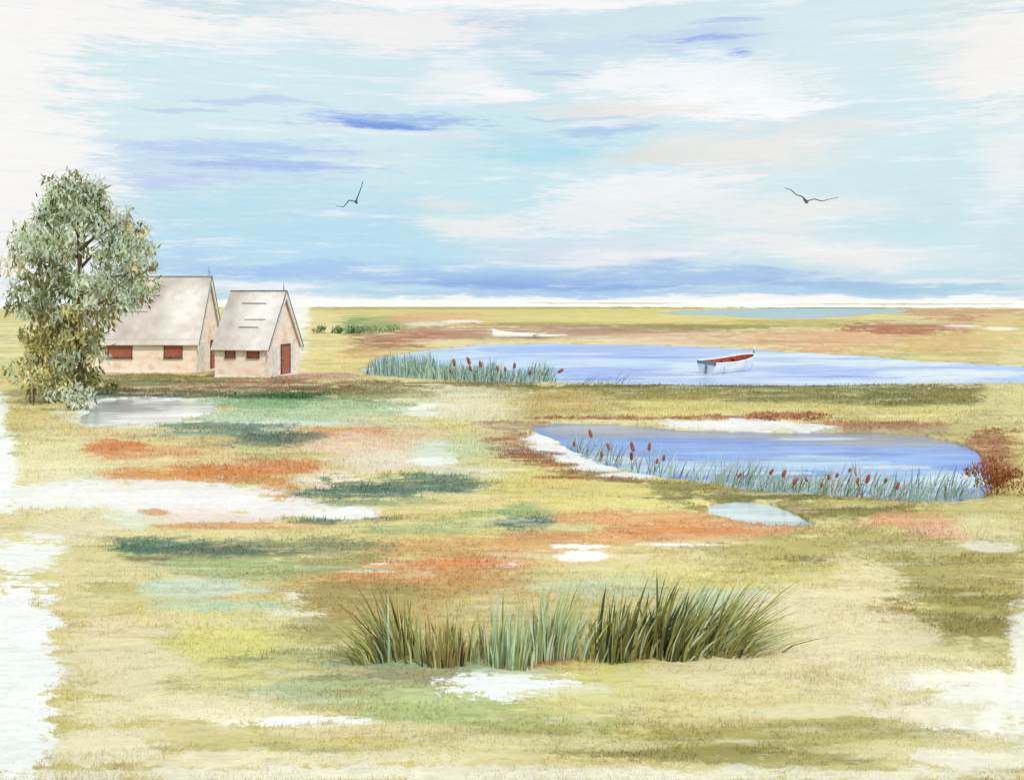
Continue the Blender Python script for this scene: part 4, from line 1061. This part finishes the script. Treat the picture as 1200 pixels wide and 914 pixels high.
def bush(name, label, cat, loc, clumps, per, size, pals, group=None, stems=5):
    b = empty(name, (loc[0], loc[1], -.03)); tag(b, label, cat, group)
    leaf_cloud('foliage', [c+(0,) for c in clumps], per, size, pals, parent=b, droop=.25)
    for k in range(stems):
        c = clumps[k % len(clumps)]
        bm = bmesh.new()
        tube(bm, [(c[0]*.4, c[1]*.4, -.05), (c[0]*.8, c[1]*.8, c[2]*.6), (c[0], c[1], c[2])], [.03*size/.2, .02*size/.2, .008], 5)
        obj('stem', bm, BARK, b)
    return b
def heap(n, w_, d_, h, r):
    return [(random.uniform(-w_, w_), random.uniform(-d_, d_), random.uniform(.25, 1)*h*(1-.3*random.random()), r*random.uniform(.7, 1.2)) for _ in range(n)]
bush('bush', 'yellow and olive bush at the left foot of the tree', 'bush', (-21.57, 44.38), heap(16, 1.1, .8, 2.0, .5), 200, .22, [OCHR])
bush('bush', 'pale sage bush at the foot of the tree, beside the white pool', 'bush', (-18.95, 42.30), heap(12, .75, .5, 1.0, .4), 240, .2, [SAGE])
bush('bush', 'low olive bush between the tree and the larger cottage', 'bush', (-20.35, 49.67), heap(9, .7, .4, .5, .28), 260, .17, [OLIV])
RUST = [('8f5a36', 40), ('7d4a2c', 25), ('a36a42', 20), ('7a5a34', 10), ('c08a50', 6)]
bush('rust_bush', 'rust brown bush at the right end of the nearer pond', 'bush', (11.77, 23.96), heap(26, .42, .5, .85, .19), 1300, .09, [RUST])
bush('rust_bush', 'low rust plants on the white sandbar behind the nearer pond', 'bush', (10.83, 38.40), heap(20, 1.5, .25, .25, .16), 900, .1, [RUST])
GRN = [('5a7446', 40), ('425c38', 25), ('7f9468', 25), ('c0b070', 8)]
bush('green_bush', 'dark green bush on the far meadow, right of the cottages', 'bush', (-24.34, 138.83), heap(14, 3.4, 1.6, .8, .6), 110, .4, [GRN])
bush('green_bush', 'pale green bush on the far meadow beside rust ground', 'bush', (-20.58, 146.34), heap(12, 3.2, 1.8, .7, .6), 100, .4, [[('7f9268', 40), ('9aa078', 30), ('637a52', 20)]])
bush('green_bush', 'dark green low bush in front of the smaller cottage', 'bush', (-11.63, 47.49), heap(14, 2.4, .5, .22, .2), 420, .13, [[('3f6b39', 40), ('5d7a44', 25), ('2f5230', 20)]])

# ------------------------------------------------------------------ driftwood on the far flat
DRIFT = surf('bleached_wood', [(.3, 'd8d2c8'), (.6, 'f6f3ee')], scale=1.2, stretch=(.3, 1, 1), bump=.5)
dx, dy = (-2.56, 123.05)
bm = bmesh.new()
tube(bm, [(0, 0, .55), (.25, 0, .5), (.9, .1, .42), (2.5, .2, .34), (4.6, .1, .30), (7.2, .3, .22), (9.5, .2, .34)], [.48, .66, .46, .38, .3, .2, .05], 10)
tube(bm, [(.3, 0, .5), (.1, -.2, 1.0), (-.1, -.2, 1.25)], [.25, .14, .05], 6)
tube(bm, [(5, .1, .3), (6, -.6, .5), (7, -.9, .75)], [.14, .09, .03], 6)
o = smooth(obj('driftwood_log', bm, DRIFT)); o.location = (dx, dy, 0)
tag(o, 'long bleached driftwood log lying on the brown flat behind the far pond', 'driftwood')

# ------------------------------------------------------------------ rowing boat
WHITE = surf('white_boat_paint', [(.3, 'dfe6e8'), (.6, 'ffffff')], scale=1.5, bump=.05, rough=.5)
INNER = surf('rust_boat_inside', [(.3, '8a3f2c'), (.6, 'b0563c')], scale=2.5, bump=.2)
TEAL = surf('teal_grey_trim', [(.3, '4f6f7c'), (.6, '7f9ba4')], scale=3, bump=.1)
def boat():
    ax, ay = (12.55, 63.70); ex, ey = (16.51, 67.68)
    hd = math.atan2(ey-ay, ex-ax); Lb = math.hypot(ex-ax, ey-ay)
    b = empty('rowing_boat', (ax, ay, WATER_Z-.08), hd)
    b.rotation_euler = (math.radians(5), 0, hd)
    tag(b, 'white rowing boat with rust red inside floating on the far pond', 'boat')
    st = 13; sec = 9
    def half(t): return .85*(1-.12*(1-min(t*3, 1)))*math.sqrt(max(1-max((t-.35)/.65, 0)**2.2, 0))
    def sheer(t): return .80+.38*max(t-.25, 0)**1.7*1.5+.05*(1-t)
    def skin(off):
        bm = bmesh.new(); R = []
        for i in range(st):
            t = i/(st-1); hb = max(half(t)-off, .015); top = sheer(t)-off*.05; kz = off*1.2 + (.25*max(t-.8, 0)/.2)
            ring = []
            for k in range(sec):
                u = k/(sec-1)*2-1
                y = hb*math.copysign(abs(u)**.55, u) if u else 0
                z = kz+(top-kz)*abs(u)**2.2
                ring.append(bm.verts.new((t*Lb + (off if i == 0 else (-off if i == st-1 else 0)), y, z)))
            R.append(ring)
        for r0, r1 in zip(R, R[1:]):
            for k in range(sec-1): bm.faces.new((r0[k], r1[k], r1[k+1], r0[k+1]))
        bm.faces.new(R[0])
        return bm, R
    bm, _ = skin(0); bmesh.ops.recalc_face_normals(bm, faces=bm.faces); hull = smooth(obj('hull', bm, WHITE, b))
    bm, _ = skin(.05); smooth(obj('inside_lining', bm, INNER, b))
    for s in (-1, 1):
        bm = bmesh.new(); tube(bm, [(i/20*Lb, s*max(half(i/20)-.02, .01), sheer(i/20)+.01) for i in range(21)], [.045]*21, 6)
        obj('gunwale', bm, WHITE, b)
    bm = bmesh.new(); box(bm, -.05, .0, -.72, .72, sheer(0)-.16, sheer(0)+.05, .01); box(bm, -.06, .0, -.08, .08, -.05, .72, .01); obj('transom_trim', bm, TEAL, b)
    for t in (.25, .5, .72):
        hb = half(t)-.06; bx('thwart', INNER, b, t*Lb-.13, t*Lb+.13, -hb, hb, sheer(t)-.16, sheer(t)-.12, bev=.01)
    bm = bmesh.new(); tube(bm, [(Lb-.08, 0, .25), (Lb+.04, 0, .7), (Lb+.08, 0, sheer(1)+.30)], [.06, .07, .05], 8); obj('stem_post', bm, TEAL, b)
    bm = bmesh.new(); box(bm, Lb-.0, Lb+.14, -.07, .07, sheer(1)+.28, sheer(1)+.48, .02); obj('post_cap', bm, WHITE, b)
    bm = bmesh.new(); tube(bm, [(1.1, -.70, .62), (.55, -1.0, .30), (.0, -1.2, .0)], [.025, .022, .02], 6); box(bm, -.35, .05, -1.32, -1.16, -.04, -.015, .005); obj('oar', bm, TEAL, b)
boat()

# ------------------------------------------------------------------ gulls
GULL = surf('gull_feathers', [(.35, '45484a'), (.65, '6b7070')], scale=12, bump=.1)
def gull(label, cx, cz, dist, pts, body_dir):
    """pts: (dx, dz) of the wing line in metres, passing through the shoulders; index of body given as None split"""
    left, right = pts
    verts = [(0, 0, 0)]; rad = [(.055, .055)]; edges = []
    def chain(seq, r0):
        last = 0
        for i, (p, r) in enumerate(zip(seq, r0)):
            verts.append(p); rad.append(r); edges.append((last, len(verts)-1)); last = len(verts)-1
    n = len(left); chain([(x, .02*i, z) for i, (x, z) in enumerate(left)], [(.028-.020*i/n, .028-.020*i/n) for i in range(n)])
    n = len(right); chain([(x, .02*i, z) for i, (x, z) in enumerate(right)], [(.028-.020*i/n, .028-.020*i/n) for i in range(n)])
    bd = Vector(body_dir)
    chain([tuple(bd*.10), tuple(bd*.20), tuple(bd*.26)], [(.05, .05), (.035, .035), (.010, .010)])       # head and beak
    chain([tuple(-bd*.12), tuple(-bd*.26)], [(.040, .040), (.030, .012)])                                  # tail
    me = bpy.data.meshes.new('gull'); me.from_pydata(verts, edges, [])
    o = bpy.data.objects.new('gull', me); COL.objects.link(o)
    sk = o.modifiers.new('skin', 'SKIN'); sub = o.modifiers.new('sub', 'SUBSURF'); sub.levels = 2; sub.render_levels = 2
    for i, r in enumerate(rad): me.skin_vertices[0].data[i].radius = r
    me.skin_vertices[0].data[0].use_root = True
    dg = bpy.context.evaluated_depsgraph_get(); m2 = bpy.data.meshes.new_from_object(o.evaluated_get(dg))
    bpy.data.objects.remove(o)
    # wings get their chord: widen fore and aft
    for v in m2.vertices:
        if math.hypot(v.co.x, v.co.z) > .09: v.co.y = v.co.y*3.2
    o = smooth(obj('gull', m2, GULL)); o.location = (cx, dist, cz)
    tag(o, label, 'bird', 'gulls in flight')
gull('grey gull with one wing raised high, flying left of centre', -7.13, 9.18, 45,
     ([(-.10, .05), (-.34, .10), (-.60, -.20), (-.98, -.14)], [(.03, .18), (.16, .52), (.30, .98)]), (.45, -.75, -.48))
gull('grey gull with wings spread wide, flying right of centre', 13.45, 9.22, 45,
     ([(-.08, .14), (-.18, .25), (-.40, .32), (-.62, .55), (-.90, .66)], [(.12, .04), (.42, .12), (.78, .02), (1.15, .13), (1.6, .22)]), (-.35, -.75, -.55))

# ------------------------------------------------------------------ cattails
HEAD = surf('cattail_head', [(.3, '70402c'), (.6, 'a8664c')], scale=3, bump=.5, bscale=60)
STEM = surf('cattail_stem', [(.3, '66735a'), (.6, '98a386')], scale=6, bump=.1)
ORD = ['first', 'second', 'third', 'fourth', 'fifth', 'sixth', 'seventh', 'eighth', 'ninth', 'tenth', 'eleventh', 'twelfth', 'thirteenth',
       'fourteenth', 'fifteenth', 'sixteenth', 'seventeenth', 'eighteenth', 'nineteenth', 'twentieth', 'twenty-first', 'twenty-second', 'twenty-third', 'twenty-fourth']
def cattail(label, group, base, hx, hz, hl, hr, tilt=0):
    """hx, hz: centre of the seed head relative to the base"""
    t = empty('cattail', (base[0], base[1], WATER_Z-.02)); tag(t, label, 'cattail', group)
    d = Vector((math.sin(tilt), 0, math.cos(tilt)))
    c = Vector((hx, 0, hz)); a = c-d*hl/2; b = c+d*hl/2
    k = hr/.05
    bm = bmesh.new(); tube(bm, [(0, 0, -.1), (hx*.35, 0, hz*.45), tuple(a), tuple(b), tuple(b+d*hl*.35)], [.012*k, .011*k, .009*k, .006*k, .003*k], 6); obj('stem', bm, STEM, t)
    bm = bmesh.new(); tube(bm, [tuple(a+d*hl*u) for u in (0, .08, .3, .6, .9, 1)], [hr*.35, hr*.8, hr, hr*.98, hr*.75, hr*.25], 10)
    smooth(obj('seed_head', bm, HEAD, t))
    for s in (-1, 1):
        n = 1; o = blades('leaf', np.array([[0, 0, 0]]), np.array([hz*random.uniform(.7, .95)]), np.array([.028*k]),
                          np.array([[s*random.uniform(.12, .35)+hx/hz*.3, 0]]), pick([('9fae96', 1), ('7f8f74', 1)], 1), parent=t, face=np.array([0.2]))
HEADS_NEAR = [(673,517,690,538,0,.75), (692,505,704,536,-.25,1.1), (705,529,712,543,-.1,.9), (713,520,724,546,-.35,1), (740,531,741,552,0,1.1), (741,520,748,553,-.25,1.35), (761,520,762,556,.1,1.1),
              (770,537,766,556,.3,.7), (778,533,774,557,.2,.8), (867,553,858,569,.7,.8), (904,549,892,574,.6,.9), (919,551,908,575,.4,1.1), (932,560,920,576,.5,1.1), (945,558,934,577,-.3,.7),
              (963,564,956,580,.2,.7), (971,555,962,580,.1,.8), (981,553,966,580,.3,.7), (996,547,978,581,.5,.6), (1005,559,990,582,.4,.7), (1017,557,1002,583,.35,1.3), (1038,559,1022,584,.5,.7), (1052,565,1036,585,.35,1.1)]
def place_cattails(rows, px, where, group):
    for i, (hx, hy, bx0, by0, tl, sz) in enumerate(rows):
        (X, Y) = px(bx0, by0); (X2, _) = px(hx, by0)
        m = Y/1152
        cattail('rust brown cattail, %s from the left in the reeds of %s' % (ORD[i], where), group, (X, Y), (hx-bx0)*m, (by0-hy)*m, 8.5*sz*m, 2.0*sz**.5*m, tl)
def GP(x, y):
    d = 1152*EYE/(y-352); return ((x-600)/1152*d, d)
place_cattails(HEADS_NEAR, GP, 'the nearer pond', 'cattails along the near edge of the nearer pond')
HEADS_FAR = [(529,434,535,446,-.4,.75), (532,423,540,447,-.2,1), (549,421,556,447,-.35,1.05), (551,430,560,447,-.3,.8), (563,425,568,448,-.25,.9), (583,430,580,448,-.3,.75), (592,431,590,448,0,.65), (603,427,598,448,.05,.8),
             (621,435,612,448,.1,.65), (636,436,622,448,.4,.6), (657,433,638,448,1.0,.9)]
place_cattails(HEADS_FAR, GP, 'the far pond', 'cattails along the near edge of the far pond')

# ------------------------------------------------------------------ reeds (uncountable)
def along(poly, n, spread):
    p = np.array([GP(*q) for q in poly]); seg = np.hypot(*(p[1:]-p[:-1]).T); cum = np.r_[0, np.cumsum(seg)]
    s = rng.uniform(0, cum[-1], n); x = np.interp(s, cum, p[:, 0]); y = np.interp(s, cum, p[:, 1])
    return x, y + rng.uniform(*spread, n)
x, y = along([(664,522), (690,536), (740,551), (830,566), (900,573), (1000,582), (1060,586), (1145,583)], 1500, (-.15, 1.0))
dens = np.clip((x-3.5)/3, .22, 1)*np.clip((15.5-x)/4, .25, 1); kp = rng.random(len(x)) < dens; x, y = x[kp], y[kp]
n = len(x); ht = rng.uniform(.25, .85, n)*(.6+.5*(fbm(x*.7, y*0, 7, 3)+.6))*np.clip((16.5-x)/5, .4, 1)
o = blades('reeds', np.stack([x, y, np.full(n, WATER_Z-.04)], 1), ht, rng.uniform(.012, .035, n), np.stack([rng.normal(.34, .22, n), rng.normal(0, .15, n)], 1),
       pick([('c3d0c8', 30), ('a9bcae', 25), ('8fa28c', 18), ('5c6a5c', 12), ('b6c294', 8), ('9c5a3c', 6), ('e0e6e4', 10)], n), curl=.3)
tag(o, 'pale grey green reeds along the near edge of the nearer pond', 'reeds', kind='stuff')
x, y = along([(430,438), (480,442), (520,445), (580,448), (650,448)], 1300, (-1.0, 6))
n = len(x); ht = rng.uniform(.6, 1.5, n)*(.75+.5*(fbm(x*.7, y*0, 8, 3)+.3)); ln = .08+.45*np.clip((x+2)/6, -.4, 1)
o = blades('reeds', np.stack([x, y, np.full(n, WATER_Z-.04)], 1), ht, rng.uniform(.03, .07, n), np.stack([rng.normal(0, .15, n)+ln*.8, rng.normal(0, .15, n)], 1),
       pick([('b9ccc2', 30), ('9fb4a4', 25), ('7f9680', 20), ('5f7262', 14), ('c9d6a8', 8), ('7a8f9c', 8)], n), curl=.4)
tag(o, 'pale grey green reeds along the near edge of the far pond', 'reeds', kind='stuff')
x, y = along([(680,449), (738,449)], 26, (-.2, .6)); n = len(x)
o = blades('sedge_tuft', np.stack([x, y, np.full(n, WATER_Z-.04)], 1), rng.uniform(.6, 1.0, n), rng.uniform(.025, .04, n), np.stack([rng.normal(.75, .08, n), rng.normal(0, .1, n)], 1),
       pick([('5f6f86', 3), ('7f8a9c', 2)], n), curl=.5)
tag(o, 'sparse dark sedge leaning right in the far pond, right of the cattails', 'sedge')

# ------------------------------------------------------------------ foreground marsh grass
G_OL = [('8f8a52', 30), ('7a7844', 24), ('a3a070', 18), ('66663a', 14), ('9fb09a', 10), ('3a3a2c', 4)]
G_SG = [('9fae90', 30), ('b9c8b0', 16), ('8b9068', 22), ('6f7448', 16), ('a8a878', 14)]
G_DK = [('6e6c38', 30), ('55562c', 24), ('8a8650', 20), ('33402c', 14), ('a8b498', 8)]
G_RU = [('8f8a52', 34), ('7b6a48', 20), ('a06844', 9), ('3a3430', 12), ('a3a070', 22)]
def tuft(label, cx, cy, halfw, hmin, hmax, lean, lsd, n, pal, wd=(.010, .036)):
    X, Y = GP(cx, cy); m = Y/1152
    t = 'marsh_grass'
    bx_ = rng.normal(0, .45, n)*halfw*m; by_ = np.clip(rng.normal(.1, .2, n), -.12, .6) + .13*np.sin(bx_*4+cx)
    b = np.stack([bx_, by_, np.full(n, -.03)], 1)
    h = rng.uniform(hmin, hmax, n)*m*.9*rng.choice([1.1, .85, .65, .5, .4], n)*(.75+.5*(fbm(bx_*4+cx, bx_*0, 13, 3)+.5))/np.sqrt(1-min(abs(lean), .8)**2)*(1-.35*np.abs(bx_/(halfw*m))**2*.5)
    le = np.stack([lean + bx_/(halfw*m)*lsd*1.2 + rng.normal(0, lsd*.5, n), rng.normal(0, .14, n)], 1)
    c = pick(pal, n, .25, 1.7)
    o = blades(t, b, h, rng.uniform(*wd, n), np.clip(le, -.93, .93), c, curl=.55)
    o.location = (X, Y, 0); tag(o, label, 'grass tuft', 'tufts of the big foreground grass clump')
tuft('olive grass tuft sweeping left, at the left end of the foreground clump', 452, 772, 38, 50, 95, -.42, .38, 210, G_OL)
tuft('upright olive grass tuft with rust red blades, left part of the foreground clump', 520, 776, 50, 40, 85, -.03, .2, 230, G_RU)
tuft('short sparse sage tuft left of the middle of the foreground clump', 588, 778, 34, 35, 80, .04, .12, 230, G_SG, (.015, .035))
tuft('stiff tall sage and olive tuft in the middle of the foreground clump', 648, 774, 44, 50, 100, .15, .22, 300, G_SG)
tuft('tallest dark pointed tuft, right of the middle of the foreground clump', 728, 770, 38, 50, 106, .22, .22, 240, G_DK, (.02, .05))
tuft('dense dark olive tuft beside the tallest one, leaning right', 790, 768, 42, 40, 92, .34, .26, 240, G_DK, (.02, .05))
tuft('low sprawling tuft fanned far out to the right end of the foreground clump', 846, 764, 42, 50, 105, .66, .34, 330, G_OL, (.014, .034))
tuft('faint thin sage tuft standing behind the right part of the foreground clump', 800, 752, 90, 45, 90, .35, .2, 260, G_SG, (.010, .022))

# ------------------------------------------------------------------ short grass over the meadow (uncountable)
n = 230000
Y = np.exp(rng.uniform(math.log(8.6), math.log(75), n)); X = rng.uniform(-.56, .56, n)*Y
keep = basin(X, Y) < .12
keep &= fbm(X*.9, Y*1.8, 77, 5) > -.22
keep &= ~((Y > 62) & (X < -12) & (X > -31) & (Y < 73))
X, Y = X[keep], Y[keep]
c = cover(X, Y)
mx = c.max(1); mn = c.min(1); lum = c.mean(1)
keep = ~((lum > .55) & ((mx-mn)/mx < .28)) | (rng.random(len(X)) < .02)
X, Y, c = X[keep], Y[keep], c[keep]
n = len(X); z = height(X, Y)
patchy = fbm(X*.5+40, Y*.9, 78, 4)
ht = rng.uniform(.03, .10, n)*(1+patchy)*np.clip(Y/20, .8, 1.6)
wd_ = rng.uniform(.006, .016, n)*np.clip(Y/14, .8, 3)
c = c*.9 + c.mean(1, keepdims=True)*.1
cg = np.clip(c*1.22*rng.uniform(.80, 1.22, (n, 1))*(1+rng.normal(0, .04, (n, 3))), 0, .85)
o = blades('short_grass', np.stack([X, Y, z-.01], 1), ht, wd_, np.stack([rng.normal(.15, .55, n), rng.normal(0, .4, n)], 1).clip(-.9, .9), cg, mat=foliage_mat('short_grass_tint', .5))
tag(o, 'short dry marsh grass over the meadow', 'grass', kind='stuff')
